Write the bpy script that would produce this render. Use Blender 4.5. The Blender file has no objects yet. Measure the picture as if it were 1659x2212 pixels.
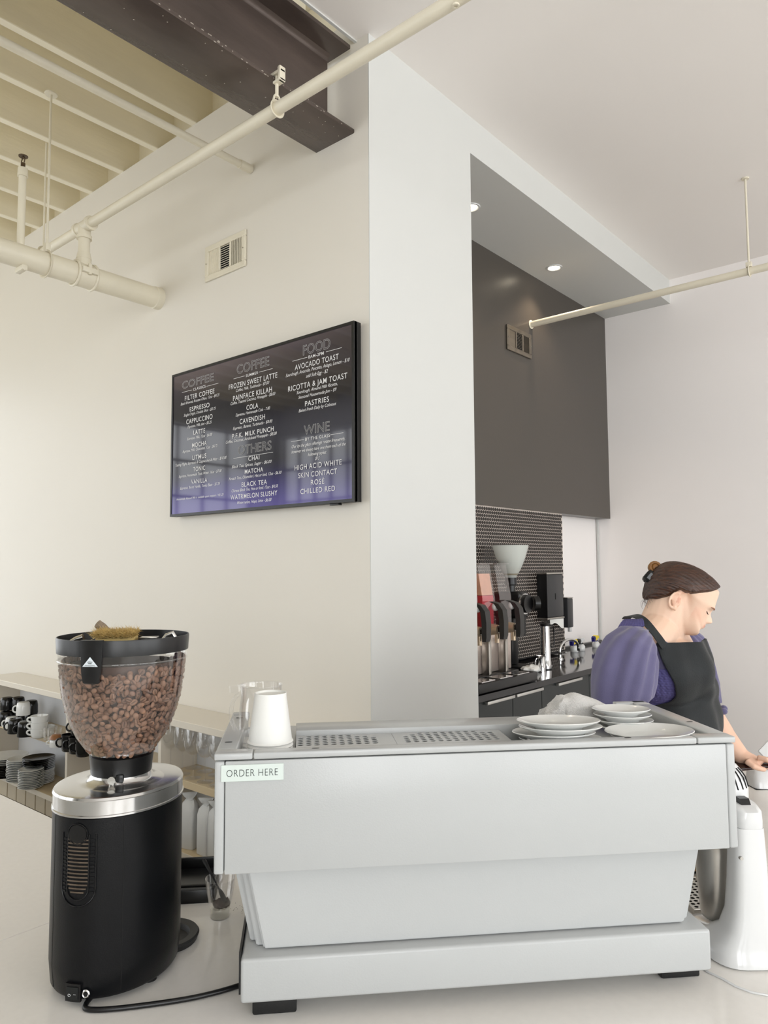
import bpy, bmesh, math, random
from mathutils import Vector, Matrix, noise
from mathutils.bvhtree import BVHTree
random.seed(7)
PI = math.pi
SC = bpy.context.scene
COL = SC.collection

# ---------------------------------------------------------------- camera
YAW, PITCH, ROLL, FPX = math.radians(40.5285), math.radians(4.2403), math.radians(-0.3266), 1587.85
EYE = Vector((0, 0, 1.71))
FW = Vector((math.cos(PITCH) * math.cos(YAW), math.cos(PITCH) * math.sin(YAW), math.sin(PITCH)))
R0 = FW.cross(Vector((0, 0, 1))).normalized()
U0 = R0.cross(FW)
RT = math.cos(ROLL) * R0 + math.sin(ROLL) * U0
UP = -math.sin(ROLL) * R0 + math.cos(ROLL) * U0
cd = bpy.data.cameras.new('camera')
cam = bpy.data.objects.new('camera', cd)
COL.objects.link(cam)
cam.matrix_world = Matrix(((RT.x, UP.x, -FW.x, EYE.x), (RT.y, UP.y, -FW.y, EYE.y), (RT.z, UP.z, -FW.z, EYE.z), (0, 0, 0, 1)))
cd.sensor_fit = 'VERTICAL'
cd.sensor_height = 36.0
cd.lens = FPX / 2212 * 36.0
cd.clip_start = 0.02
SC.camera = cam

# ---------------------------------------------------------------- daylight and exposure
w = bpy.data.worlds.new('daylight')
SC.world = w
w.use_nodes = True
bg = w.node_tree.nodes['Background']
bg.inputs[0].default_value = (0.93, 0.965, 1.0, 1)
bg.inputs[1].default_value = 1.6


def daylight(name, loc, rot, sx, sy, power, col=(0.965, 0.985, 1.0)):
    l = bpy.data.lights.new(name, 'AREA')
    l.shape = 'RECTANGLE'; l.size = sx; l.size_y = sy
    l.energy = power; l.color = col
    o = bpy.data.objects.new(name, l)
    o.location = loc; o.rotation_euler = rot
    COL.objects.link(o)
    return o


RX, RY = -3.0, -6.4           # rear and side window walls
CEIL = 3.87
WIN_SIDE = [(-2.6, -0.3), (0.3, 2.6), (3.0, 5.3)]          # x ranges on the wall y = RY
WIN_REAR = [(-5.6, -3.9), (-3.5, -1.8), (2.9, 4.4), (4.7, 6.2), (6.5, 8.1)]  # openings nearest the side wall are added, unseen, to brighten the right wall
WIN_FAR_FILL = [(-2.6, -0.6), (-0.2, 1.8)]   # y ranges on the wall x = RX
WZ0, WZ1 = 0.75, 3.6
for a, b in WIN_SIDE:
    daylight('window_daylight', ((a + b) / 2, RY - 0.12, (WZ0 + WZ1) / 2), (PI / 2, 0, 0), b - a, WZ1 - WZ0, 100)
for a, b in WIN_REAR:
    daylight('window_daylight', (RX - 0.12, (a + b) / 2, (WZ0 + WZ1) / 2), (PI / 2, 0, -PI / 2), b - a, WZ1 - WZ0, 30 if a > 0 else 125)
for a, b in WIN_FAR_FILL:  # unseen far windows added to lift the cream wall and joists
    daylight('window_daylight', ((a + b) / 2, 8.32, (WZ0 + WZ1) / 2), (PI / 2, 0, PI), b - a, WZ1 - WZ0, 26)
SC.view_settings.view_transform = 'Standard'
SC.view_settings.look = 'None'
SC.view_settings.gamma = 1.0
SC.view_settings.use_curve_mapping = False
SC.view_settings.exposure = 0.0
SC.cycles.use_denoising = True
SC.cycles.max_bounces = 12
SC.cycles.diffuse_bounces = 8
SC.cycles.transmission_bounces = 12
SC.cycles.transparent_max_bounces = 40


# ---------------------------------------------------------------- helpers
def srgb(h):
    c = [int(h[i:i + 2], 16) / 255 for i in (0, 2, 4)]
    return tuple(x / 12.92 if x <= 0.04045 else ((x + 0.055) / 1.055) ** 2.4 for x in c) + (1,)


MATS = {}


def mat(name, col, rough=0.5, metal=0.0, var=0.04, vs=3.0, bump=0.0, bs=60.0, spec=0.5, trans=0.0, emit=None, es=0.0, ior=1.45, coat=0.0, stretch=None, sheen=0.0, sss=0.0, attr=None, alpha=1.0):
    if name in MATS:
        return MATS[name]
    m = bpy.data.materials.new(name)
    m.use_nodes = True
    nt = m.node_tree
    n = nt.nodes; k = nt.links
    b = n['Principled BSDF']
    tc = n.new('ShaderNodeTexCoord')
    src = tc.outputs['Object']
    if stretch:
        mp = n.new('ShaderNodeMapping'); mp.inputs['Scale'].default_value = stretch
        k.new(src, mp.inputs[0]); src = mp.outputs[0]
    nz = n.new('ShaderNodeTexNoise'); nz.inputs['Scale'].default_value = vs; nz.inputs['Detail'].default_value = 5
    k.new(src, nz.inputs['Vector'])
    c = srgb(col)
    mx = n.new('ShaderNodeMix'); mx.data_type = 'RGBA'
    mx.inputs[6].default_value = tuple(max(0, x * (1 - var * 1.6)) for x in c[:3]) + (1,)
    mx.inputs[7].default_value = tuple(min(1, x * (1 + var)) for x in c[:3]) + (1,)
    k.new(nz.outputs[0], mx.inputs[0])
    out = mx.outputs[2]
    if attr:
        at_ = n.new('ShaderNodeAttribute'); at_.attribute_name = attr
        m2 = n.new('ShaderNodeMix'); m2.data_type = 'RGBA'; m2.blend_type = 'MULTIPLY'; m2.inputs[0].default_value = 1
        k.new(out, m2.inputs[6]); k.new(at_.outputs['Color'], m2.inputs[7]); out = m2.outputs[2]
    k.new(out, b.inputs['Base Color'])
    b.inputs['Roughness'].default_value = rough
    b.inputs['Metallic'].default_value = metal
    b.inputs['IOR'].default_value = ior
    b.inputs['Specular IOR Level'].default_value = spec
    b.inputs['Transmission Weight'].default_value = trans
    b.inputs['Coat Weight'].default_value = coat
    b.inputs['Sheen Weight'].default_value = sheen
    b.inputs['Alpha'].default_value = alpha
    if sss:
        b.inputs['Subsurface Weight'].default_value = sss
        b.inputs['Subsurface Radius'].default_value = (1.0, 0.35, 0.2)
        b.inputs['Subsurface Scale'].default_value = 0.008
    if emit:
        b.inputs['Emission Color'].default_value = srgb(emit)
        b.inputs['Emission Strength'].default_value = es
    if bump:
        nb = n.new('ShaderNodeTexNoise'); nb.inputs['Scale'].default_value = bs; nb.inputs['Detail'].default_value = 4
        k.new(src, nb.inputs['Vector'])
        bp = n.new('ShaderNodeBump'); bp.inputs['Strength'].default_value = bump; bp.inputs['Distance'].default_value = 0.004
        k.new(nb.outputs[0], bp.inputs['Height']); k.new(bp.outputs[0], b.inputs['Normal'])
    MATS[name] = m
    return m


def glassmat(name, col='ffffff', rough=0.0, fac=0.10, tint=0.985):
    # thin clear glass or acrylic wall: mostly lets light through, reflects by fresnel
    if name in MATS:
        return MATS[name]
    m = bpy.data.materials.new(name); m.use_nodes = True
    nt = m.node_tree; n = nt.nodes; k = nt.links
    n.clear()
    o = n.new('ShaderNodeOutputMaterial'); mix = n.new('ShaderNodeMixShader')
    tr = n.new('ShaderNodeBsdfTransparent'); gl = n.new('ShaderNodeBsdfGlossy')
    fr = n.new('ShaderNodeLayerWeight'); fr.inputs[0].default_value = 0.22      # same on both sides of the thin wall
    mth = n.new('ShaderNodeMath'); mth.operation = 'MULTIPLY_ADD'; mth.inputs[1].default_value = 0.55; mth.inputs[2].default_value = 0.02 + fac * 0.05
    c = srgb(col)
    tr.inputs[0].default_value = tuple(x * tint for x in c[:3]) + (1,)
    gl.inputs[0].default_value = (1, 1, 1, 1); gl.inputs[1].default_value = rough
    k.new(fr.outputs['Facing'], mth.inputs[0]); k.new(mth.outputs[0], mix.inputs[0])
    k.new(tr.outputs[0], mix.inputs[1]); k.new(gl.outputs[0], mix.inputs[2]); k.new(mix.outputs[0], o.inputs[0])
    MATS[name] = m
    return m


class MB:
    def __init__(self):
        self.b = bmesh.new()

    def _add(self, vs, fs, M=None):
        if M is not None:
            vs = [M @ Vector(v) for v in vs]
        bv = [self.b.verts.new(v) for v in vs]
        out = []
        for f in fs:
            try:
                out.append(self.b.faces.new([bv[i] for i in f]))
            except ValueError:
                pass
        return bv, out

    def box(self, x0, x1, y0, y1, z0, z1, bev=0.0, seg=2, M=None):
        vs = [(x, y, z) for z in (z0, z1) for y in (y0, y1) for x in (x0, x1)]
        fs = [(0, 2, 3, 1), (4, 5, 7, 6), (0, 1, 5, 4), (2, 6, 7, 3), (0, 4, 6, 2), (1, 3, 7, 5)]
        bv, bf = self._add(vs, fs, M)
        if bev > 0:
            es = list({e for f in bf for e in f.edges})
            bmesh.ops.bevel(self.b, geom=es, offset=bev, segments=seg, affect='EDGES', profile=0.5)
        return self

    def prism(self, poly, z0, z1, M=None, bev=0.0, seg=2):
        n = len(poly)
        vs = [(x, y, z0) for x, y in poly] + [(x, y, z1) for x, y in poly]
        fs = [tuple(range(n))[::-1], tuple(range(n, 2 * n))] + [(i, (i + 1) % n, (i + 1) % n + n, i + n) for i in range(n)]
        bv, bf = self._add(vs, fs, M)
        if bev > 0:
            es = list({e for f in bf for e in f.edges})
            bmesh.ops.bevel(self.b, geom=es, offset=bev, segments=seg, affect='EDGES', profile=0.5)
        return self

    def lathe(self, prof, seg=32, c=(0, 0, 0), M=None, sx=1.0, sy=1.0, a0=0.0, a1=None):
        full = a1 is None
        a1 = 2 * PI if full else a1
        n = seg if full else seg + 1
        vs, fs, rows = [], [], []
        for r, z in prof:
            if r < 1e-6:
                rows.append([len(vs)]); vs.append((c[0], c[1], c[2] + z))
            else:
                row = []
                for i in range(n):
                    a = a0 + (a1 - a0) * i / seg
                    row.append(len(vs)); vs.append((c[0] + r * sx * math.cos(a), c[1] + r * sy * math.sin(a), c[2] + z))
                rows.append(row)
        for A, B in zip(rows, rows[1:]):
            m = seg
            for i in range(m):
                j = (i + 1) % n
                if len(A) == 1 and len(B) == 1: continue
                if len(A) == 1: fs.append((A[0], B[j], B[i]))
                elif len(B) == 1: fs.append((A[i], A[j], B[0]))
                else: fs.append((A[i], A[j], B[j], B[i]))
        self._add(vs, fs, M)
        return self

    def tube(self, pts, r, seg=10, cap=True, M=None, flat=1.0):
        pts = [Vector(p) for p in pts]
        rs = r if isinstance(r, (list, tuple)) else [r] * len(pts)
        vs, fs = [], []
        t0 = (pts[1] - pts[0]).normalized()
        u = t0.orthogonal().normalized()
        for i, p in enumerate(pts):
            t = (pts[min(i + 1, len(pts) - 1)] - pts[max(i - 1, 0)]).normalized()
            u = (u - t * u.dot(t)).normalized()
            v = t.cross(u)
            for j in range(seg):
                a = 2 * PI * j / seg
                vs.append(p + rs[i] * (math.cos(a) * u + flat * math.sin(a) * v))
        for i in range(len(pts) - 1):
            for j in range(seg):
                k = (j + 1) % seg
                fs.append((i * seg + j, i * seg + k, (i + 1) * seg + k, (i + 1) * seg + j))
        if cap:
            fs.append(tuple(range(seg))[::-1]); fs.append(tuple(range((len(pts) - 1) * seg, len(pts) * seg)))
        self._add(vs, fs, M)
        return self

    def cyl(self, p0, p1, r0, r1=None, seg=24, M=None):
        return self.tube([p0, p1], [r0, r0 if r1 is None else r1], seg, True, M)

    def ell(self, c, r, M=None, seg=20, rings=12, rot=None):
        vs, fs = [], []
        m = rot if rot is not None else Matrix.Identity(3)
        for i in range(rings + 1):
            th = PI * i / rings
            for j in range(seg):
                a = 2 * PI * j / seg
                v = m @ Vector((r[0] * math.sin(th) * math.cos(a), r[1] * math.sin(th) * math.sin(a), r[2] * math.cos(th)))
                vs.append(Vector(c) + v)
        for i in range(rings):
            for j in range(seg):
                k = (j + 1) % seg
                fs.append((i * seg + j, (i + 1) * seg + j, (i + 1) * seg + k, i * seg + k))
        bv, bf = self._add(vs, fs, M)
        bmesh.ops.remove_doubles(self.b, verts=bv, dist=1e-6)
        return self

    def loft(self, rings, cap=True, M=None):
        vs, fs = [], []
        n = len(rings[0])
        for r in rings: vs += list(r)
        for i in range(len(rings) - 1):
            for j in range(n):
                k = (j + 1) % n
                fs.append((i * n + j, i * n + k, (i + 1) * n + k, (i + 1) * n + j))
        if cap:
            fs.append(tuple(range(n))[::-1]); fs.append(tuple(range((len(rings) - 1) * n, len(rings) * n)))
        self._add(vs, fs, M)
        return self

    def grid(self, fn, nu, nv, thick=0.0, M=None):
        P = [[Vector(fn(i / nu, j / nv)) for i in range(nu + 1)] for j in range(nv + 1)]
        vs = [p for row in P for p in row]
        fs = [(j * (nu + 1) + i, j * (nu + 1) + i + 1, (j + 1) * (nu + 1) + i + 1, (j + 1) * (nu + 1) + i) for j in range(nv) for i in range(nu)]
        bv, bf = self._add(vs, fs, M)
        if thick:
            bmesh.ops.recalc_face_normals(self.b, faces=bf)
            bmesh.ops.solidify(self.b, geom=bf, thickness=thick)
        return self

    def mesh(self, name):
        me = bpy.data.meshes.new(name)
        bmesh.ops.recalc_face_normals(self.b, faces=self.b.faces[:])
        self.b.to_mesh(me)
        return me

    def obj(self, name, m, parent=None, smooth=35, loc=None):
        me = self.mesh(name)
        self.b.free()
        return link(name, me, m, parent, smooth, loc)


def link(name, me, m, parent=None, smooth=35, loc=None):
    if m is not None:
        me.materials.clear(); me.materials.append(m)
    if smooth:
        me.polygons.foreach_set('use_smooth', [True] * len(me.polygons))
        if smooth < 180:
            me.set_sharp_from_angle(angle=math.radians(smooth))
    o = bpy.data.objects.new(name, me)
    COL.objects.link(o)
    if parent is not None: o.parent = parent
    if loc is not None: o.location = loc
    return o


def tag(o, label, cat, group=None):
    o['label'] = label; o['category'] = cat
    if group: o['group'] = group
    return o


def thing(name, label, cat, loc=(0, 0, 0), rz=0.0, group=None):
    o = bpy.data.objects.new(name, None)
    o.empty_display_size = 0.05
    o.location = loc; o.rotation_euler = (0, 0, rz)
    COL.objects.link(o)
    return tag(o, label, cat, group)


def struct(o):
    o['kind'] = 'structure'
    return o


def dup(root, loc=None, rz=None, label=None):
    r = root.copy(); COL.objects.link(r)
    if loc is not None: r.location = loc
    if rz is not None: r.rotation_euler = (0, 0, rz)
    if label: r['label'] = label
    for ch in list(root.children):
        c = ch.copy(); COL.objects.link(c); c.parent = r
        for g in list(ch.children):
            d = g.copy(); COL.objects.link(d); d.parent = c
    return r


def ray(px, py):
    return FW + (px - 829.5) / FPX * RT - (py - 1106) / FPX * UP


def onx(px, py, X):
    d = ray(px, py); return EYE + d * (X / d.x)


def ony(px, py, Y):
    d = ray(px, py); return EYE + d * (Y / d.y)


def onz(px, py, Z):
    d = ray(px, py); return EYE + d * ((Z - EYE.z) / d.z)


def at(px, py, D):
    return EYE + ray(px, py) * D


def remeshed(mb, voxel, smooth_it=4, fac=0.5):
    me = mb.mesh('tmp')
    mb.b.free()
    o = bpy.data.objects.new('tmp', me); COL.objects.link(o)
    r = o.modifiers.new('r', 'REMESH'); r.mode = 'VOXEL'; r.voxel_size = voxel; r.adaptivity = 0
    if smooth_it:
        s = o.modifiers.new('s', 'SMOOTH'); s.iterations = smooth_it; s.factor = fac
    dg = bpy.context.evaluated_depsgraph_get()
    res = bpy.data.meshes.new_from_object(o.evaluated_get(dg))
    bpy.data.objects.remove(o); bpy.data.meshes.remove(me)
    return res


def bez(p0, p1, p2, p3, n=12):
    out = []
    p0, p1, p2, p3 = map(Vector, (p0, p1, p2, p3))
    for i in range(n + 1):
        t = i / n
        out.append(p0 * (1 - t) ** 3 + p1 * 3 * t * (1 - t) ** 2 + p2 * 3 * t * t * (1 - t) + p3 * t ** 3)
    return out


def lerp(a, b, t): return a + (b - a) * t


def interp(tab, x):
    if x <= tab[0][0]: return tab[0][1]
    for (a, p), (b, q) in zip(tab, tab[1:]):
        if x <= b: return p + (q - p) * (x - a) / (b - a)
    return tab[-1][1]


# ---------------------------------------------------------------- materials
WALL = mat('wall_paint', 'cdcecb', 0.5, var=0.012, vs=1.2, bump=0.06, bs=90, spec=0.35)
WARM = mat('cream_wall_paint', 'dbd6cc', 0.42, var=0.015, vs=1.0, bump=0.08, bs=70, spec=0.4)
CEILM = mat('ceiling_paint', 'efebe7', 0.6, var=0.015, vs=0.8, bump=0.05, bs=60, spec=0.3)
GREYW = mat('grey_wall_paint', 'f0ecea', 0.5, var=0.02, vs=0.9, bump=0.04, bs=80)
JOIST = mat('cream_joist_paint', 'ece5d0', 0.55, var=0.07, vs=6, bump=0.25, bs=30, stretch=(0.4, 1, 2))
PIPE = mat('cream_pipe_paint', 'dcd5c2', 0.4, var=0.05, vs=9, bump=0.15, bs=50)
STEELB = mat('dark_steel', '5a4f49', 0.27, metal=0.3, var=0.45, vs=3.5, bump=0.25, bs=25, stretch=(0.5, 2, 2))
DARK = mat('dark_wall_paint', '4a453f', 0.33, var=0.03, vs=1.5, bump=0.05, bs=80, spec=0.5)
WHITE = mat('white_powder_coat', 'b0b2b2', 0.25, var=0.01, vs=4, bump=0.05, bs=330, spec=0.5)
QUARTZ = mat('white_quartz', 'e4e1dc', 0.16, var=0.03, vs=60, spec=0.5)
SHELFT = mat('cream_laminate', 'ddd6c9', 0.3, var=0.02, vs=3)
WOOD = mat('birch_ply', 'cdbb9a', 0.4, var=0.08, vs=4, stretch=(6, 0.6, 6), bump=0.05)
BLACK = mat('black_metal', '0e0f11', 0.34, var=0.15, vs=30, bump=0.08, bs=500, spec=0.25)
BPLAS = mat('black_plastic', '0f0f10', 0.3, var=0.1, vs=10)
RUBBER = mat('black_rubber', '161616', 0.6, var=0.1, bump=0.1, bs=200)
ALU = mat('polished_aluminium', 'd6d6d6', 0.16, metal=1.0, var=0.05, vs=3, stretch=(1, 1, 12))
SATIN = mat('brushed_steel', 'b9b6b0', 0.28, metal=1.0, var=0.08, vs=20, stretch=(1, 1, 0.1), bump=0.03, bs=200)
CHROME = mat('chrome', 'e2e2e2', 0.06, metal=1.0, var=0.02)
CERAM = mat('white_china', 'dcdddb', 0.12, var=0.01, spec=0.6, coat=0.2)
BCER = mat('black_china', '0b0b0c', 0.12, var=0.05, spec=0.6)
PAPER = mat('white_paper_cup', 'e2e2de', 0.55, var=0.015, vs=8)
GLASS = glassmat('clear_glass')
ACRY = glassmat('clear_acrylic', fac=0.8, tint=0.96)
BTOP = mat('black_worktop', '17171a', 0.08, var=0.1, vs=40, spec=0.6)
CABF = mat('dark_green_black_laminate', '1b2122', 0.35, var=0.1, vs=8, stretch=(4, 4, 0.4))
BEAN = mat('roasted_bean', '7a5a48', 0.55, var=0.28, vs=60, spec=0.4, attr='tint')
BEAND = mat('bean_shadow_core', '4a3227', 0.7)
SLOT = mat('dark_opening', '0a0a0a', 0.8)
INK = mat('dark_ink', '2c3331', 0.6)
WHITEP = mat('white_plastic', 'd2d3d3', 0.16, var=0.01, spec=0.55, coat=0.3)
# ================================================================= the room
XA, YB, XC, YD = 2.12, 1.88, 5.55, 2.40
SOF = 3.685


def block(name, m, *a, **k):
    o = MB().box(*a, **k).obj(name, m, None, 0)
    return struct(o)


FLOORM = mat('grey_floor', 'cbc7c1', 0.35, var=0.06, vs=1.5)
block('floor', FLOORM, RX - 0.2, XC + 0.2, RY - 0.2, 8.2, -0.1, 0.0)
block('wall_left', WARM, XA, XA + 0.12, YB + 0.004, 8.2, 0, 3.975)
struct(MB().prism([(XA, YB), (2.85, YB), (2.85, 2.55), (XA + .125, 2.55), (XA + .125, YB + .0035), (XA, YB + .0035)], 0, CEIL).obj('wall_middle', WALL, None, 0))
block('wall_right', GREYW, XC, XC + 0.15, RY - 0.2, 2.9, 0, CEIL + 0.1)
block('wall_back', GREYW, 2.85, XC, 2.52, 2.67, 0, 2.4)
# painted soffit over the niche and the dark bulkhead inside it
block('ceiling_soffit', WALL, 2.85, XC, YB, 2.67, SOF, CEIL + 0.02)
block('bulkhead', DARK, 2.85, XC, YD, 2.66, 2.075, SOF)
# plaster ceiling: ends at the steel beam
block('ceiling', CEILM, RX - 0.2, XC + 0.15, RY - 0.2, 1.955, CEIL, CEIL + 0.10)
struct(MB().box(-3.2, XA + .12, 8.19, 8.2, 0, 0.01).obj('trim_3', WALL, None, 0))
MB().box(RX, XA, 1.945, 1.957, CEIL - 0.006, CEIL + 0.10).obj('trim_1', WALL, None, 0)['kind'] = 'structure'
# exposed timber ceiling: boards above, one object per joist
tim = struct(MB().box(RX - 0.2, 2.4, 1.9, 8.2, 4.26, 4.30).obj('ceiling_boards', JOIST, None, 0))
y = 3.058
j0 = None
while y < 8.0:
    if j0 is None:
        j0 = MB().box(RX - 0.1, 2.22, -0.022, 0.022, 3.975, 4.26, bev=0.003, seg=1).obj('joist', JOIST, tim, 0, (0, y + 0.02, 0))
    else:
        c = j0.copy(); COL.objects.link(c); c.parent = tim; c.location = (0, y + 0.02, 0)
    y += 0.3515
c = j0.copy(); COL.objects.link(c); c.parent = tim; c.location = (0, 2.72, 0)
MB().box(2.215, 2.30, 1.96, 8.2, 3.976, 4.258).obj('joist_blocking', JOIST, tim, 0)
MB().box(RX, 2.1, 2.23, 2.24, 3.86, 4.26).obj('joist_header', JOIST, tim, 0)


# window walls behind the camera, openings with glazing bars, some added only for fill light
def window_wall(name, horizontal, fixed, lo, hi, wins):
    mb = MB()
    def add(a, b, z0, z1):
        if horizontal: mb.box(a, b, fixed - 0.2, fixed, z0, z1)
        else: mb.box(fixed - 0.2, fixed, a, b, z0, z1)
    add(lo, hi, 0, WZ0); add(lo, hi, WZ1, 4.3)
    e = lo
    for a, b in wins:
        add(e, a, WZ0, WZ1); e = b
    add(e, hi, WZ0, WZ1)
    struct(mb.obj(name, WALL, None, 0))
    for i, (a, b) in enumerate(wins):
        f = MB()
        def bar(a0, b0, z0, z1, d=0.04):
            if horizontal: f.box(a0, b0, fixed - 0.11, fixed - 0.11 + d, z0, z1)
            else: f.box(fixed - 0.11, fixed - 0.11 + d, a0, b0, z0, z1)
        nx, nz = 5, 6
        for k in range(nx + 1):
            u = a + (b - a) * k / nx
            bar(u - 0.015, u + 0.015, WZ0, WZ1)
        for k in range(nz + 1):
            v = WZ0 + (WZ1 - WZ0) * k / nz
            bar(a, b, v - 0.015, v + 0.015)
        struct(f.obj('window_%d' % (window_wall.n), STEELB, None, 0)); window_wall.n += 1


window_wall.n = 1
window_wall('wall_side', True, RY, RX - 0.2, XC, WIN_SIDE)
window_wall('wall_rear', False, RX, RY, 8.2, WIN_REAR)
window_wall('wall_far', True, 8.4, RX - 0.2, XA + .12, WIN_FAR_FILL)

# ---------------------------------------------------------------- steel beam under the joists
bm_ = thing('steel_beam', 'dark steel I-beam running under the ceiling into the cream wall', 'beam', (0, 2.073, 3.48))
MB().box(RX, XA + 0.02, -0.112, 0.112, 0.0, 0.018, bev=0.004).obj('bottom_flange', STEELB, bm_, 30)
MB().box(RX, 2.07, -0.007, 0.007, 0.018, 0.35).prism([(-0.007, 0), (0.007, 0), (0.012, 0.0), (0.012, 0.001)], 0, 0.001).obj('web', STEELB, bm_, 0)
MB().box(RX, XA - 0.02, -0.112, 0.112, 0.35, 0.368, bev=0.004).obj('top_flange', STEELB, bm_, 30)
f = MB()
for s in (-1, 1):
    for zz, dz in ((0.018, 1), (0.35, -1)):
        prof = [(0.007 * s, zz), (0.027 * s, zz), (0.016 * s, zz + 0.006 * dz), (0.010 * s, zz + 0.012 * dz), (0.007 * s, zz + 0.022 * dz)]
        f.loft([[Vector((x, a, b)) for a, b in prof] for x in (RX, 2.07)])
f.obj('fillet', STEELB, bm_, 60)
# splashes of old paint along the flange edge
f = MB()
for i in range(80):
    x = random.uniform(0.9, 2.1)
    if random.random() < 0.55:
        f.ell((x, -0.112, random.uniform(0.002, 0.016)), (random.uniform(.002, .007), .0012, .002), seg=6, rings=4)
    else:
        f.ell((x, random.uniform(-0.11, 0.10), -0.0005), (random.uniform(.001, .003), random.uniform(.001, .003), .0008), seg=6, rings=4)
f.obj('paint_splashes', mat('old_paint_specks', 'a59d92', .6), bm_, 180)['kind'] = 'stuff'

# ---------------------------------------------------------------- pipes
p = thing('main_sprinkler_pipe', 'thick cream painted sprinkler pipe ending at the left wall', 'pipe', (0, 3.37, 3.13))
MB().cyl((RX, 0, 0), (2.085, 0, 0), 0.054, seg=40).obj('pipe', PIPE, p, 40)
MB().lathe([(0, -0.015), (0.05, -0.012), (0.058, -0.004), (0.058, 0.03), (0, 0.03)], 40, M=Matrix.Translation((2.09, 0, 0)) @ Matrix.Rotation(PI / 2, 4, 'Y') @ Matrix.Identity(4)).obj('end_collar', PIPE, p, 40)
cl = MB()
for xx in (1.655, 1.745):
    cl.tube([(xx, 0.060 * math.cos(a), 0.060 * math.sin(a)) for a in [i * PI / 16 for i in range(33)]], 0.0065, 8)
cl.lathe([(0.0575, -0.045), (0.0575, 0.045)], 40, M=Matrix.Translation((1.70, 0, 0)) @ Matrix.Rotation(PI / 2, 4, 'Y'))
cl.cyl((1.70, 0, 0.04), (1.70, 0, 0.095), 0.036, 0.034)
for s in (-1, 1):
    cl.box(1.66, 1.74, s * 0.062 - 0.014, s * 0.062 + 0.014, -0.006, 0.02, bev=0.004)
    cl.cyl((1.70, s * 0.066, -0.012), (1.70, s * 0.066, 0.040), 0.009)
cl.obj('tee_clamp', PIPE, p, 35)
MB().cyl((1.70, 0, 0.08), (1.70, 0, 0.205), 0.027).cyl((1.70, 0, 0.08), (1.70, 0, 0.112), 0.036, 0.03).obj('riser', PIPE, p, 35)
hg = MB()
hg.tube([(1.52, 0.058 * math.cos(a), 0.058 * math.sin(a)) for a in [i * PI / 16 for i in range(33)]], 0.004, 8, flat=3.0)
hg.box(1.508, 1.532, -0.016, 0.016, 0.055, 0.10, bev=0.003)
hg.cyl((1.52, 0, 0.09), (1.515, -0.01, 0.835), 0.0055, seg=10)
hg.lathe([(0, 0), (0.028, 0.0), (0.03, 0.006), (0.012, 0.016), (0, 0.016)], 16, c=(1.515, -0.01, 0.822))
hg.obj('hanger', PIPE, p, 35)
MB().box(1.39, 1.415, -0.05, 0.03, -0.075, -0.052, bev=0.004).tube([(1.402, 0, -0.052), (1.402, -0.05, -0.075)], 0.004).obj('drip_clip', PIPE, p, 35)
rs = MB().cyl((1.40, 0, 0.05), (1.40, 0, 0.40), 0.0165, seg=20).cyl((1.40, 0, 0.375), (1.40, 0, 0.415), 0.023, 0.021, seg=20)
rs.obj('upright_riser', PIPE, p, 35)
MB().cyl((1.40, 0, 0.415), (1.40, 0, 0.44), 0.010).tube([(1.40, -.012, .44), (1.40, -.017, .455), (1.40, -.003, .472)], 0.0025).tube([(1.40, .012, .44), (1.40, .017, .455), (1.40, .003, .472)], 0.0025).lathe([(0, .472), (.02, .47), (.021, .474), (0, .477)], 16, c=(1.40, 0, 0)).obj('sprinkler_head', mat('old_brass', '5a4a38', .5, metal=.6), p, 35, )

p = thing('branch_pipe', 'long cream branch pipe crossing diagonally in front of the steel beam', 'pipe', (1.70, 0, 3.375))
br = MB().cyl((0, -2.8, 0.0), (0, 3.86, 0.0), 0.0225, seg=28)
br.obj('pipe', PIPE, p, 40)
t_ = MB().cyl((0, 3.31, 0), (0, 3.43, 0), 0.029, seg=28).cyl((0, 3.37, 0), (0, 3.37, -0.048), 0.030, seg=28)
for yy in (3.31, 3.43): t_.cyl((0, yy - .008, 0), (0, yy + .008, 0), 0.034, seg=28)
t_.cyl((0, 3.37, -0.048), (0, 3.37, -0.064), 0.036, seg=28)
t_.obj('tee_fitting', PIPE, p, 35)
h = MB()
h.tube([(0.0275 * math.cos(a), 1.955, 0.0275 * math.sin(a)) for a in [i * PI / 12 for i in range(25)]], 0.0028, 6, flat=2.5)
h.tube([(0.02, 1.955, 0.018), (0.012, 1.956, 0.045), (0, 1.957, 0.06)], 0.004).tube([(-0.02, 1.955, 0.018), (-0.012, 1.956, 0.045), (0, 1.957, 0.06)], 0.004)
h.cyl((0, 1.957, 0.045), (0, 1.957, 0.125), 0.0065, seg=12)
h.box(-0.012, 0.012, 1.925, 1.965, 0.095, 0.103).box(-0.014, 0.014, 1.925, 1.937, 0.095, 0.15, bev=.003).box(-0.012, 0.012, 1.925, 1.99, 0.128, 0.14, bev=.003)
h.cyl((0, 1.945, 0.135), (0, 1.945, 0.155), 0.006, seg=10)
h.obj('beam_clamp_hanger', PIPE, p, 35)
MB().cyl((0, 3.81, 0.02), (0, 3.81, 0.60), 0.005, seg=10).tube([(0.0275 * math.cos(a), 3.81, 0.0275 * math.sin(a)) for a in [i * PI / 12 for i in range(25)]], 0.0028, 6, flat=2.5).obj('hanger', PIPE, p, 35)
pg = MB().lathe([(0, 0), (0.011, 0), (0.011, 0.006), (0.006, 0.006), (0.006, 0.003), (0, 0.003)], 20, M=Matrix.Translation((-0.006, 1.16, -0.0215)) @ Matrix.Rotation(PI, 4, 'X'))
pg.obj('plug', PIPE, p, 35)

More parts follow.
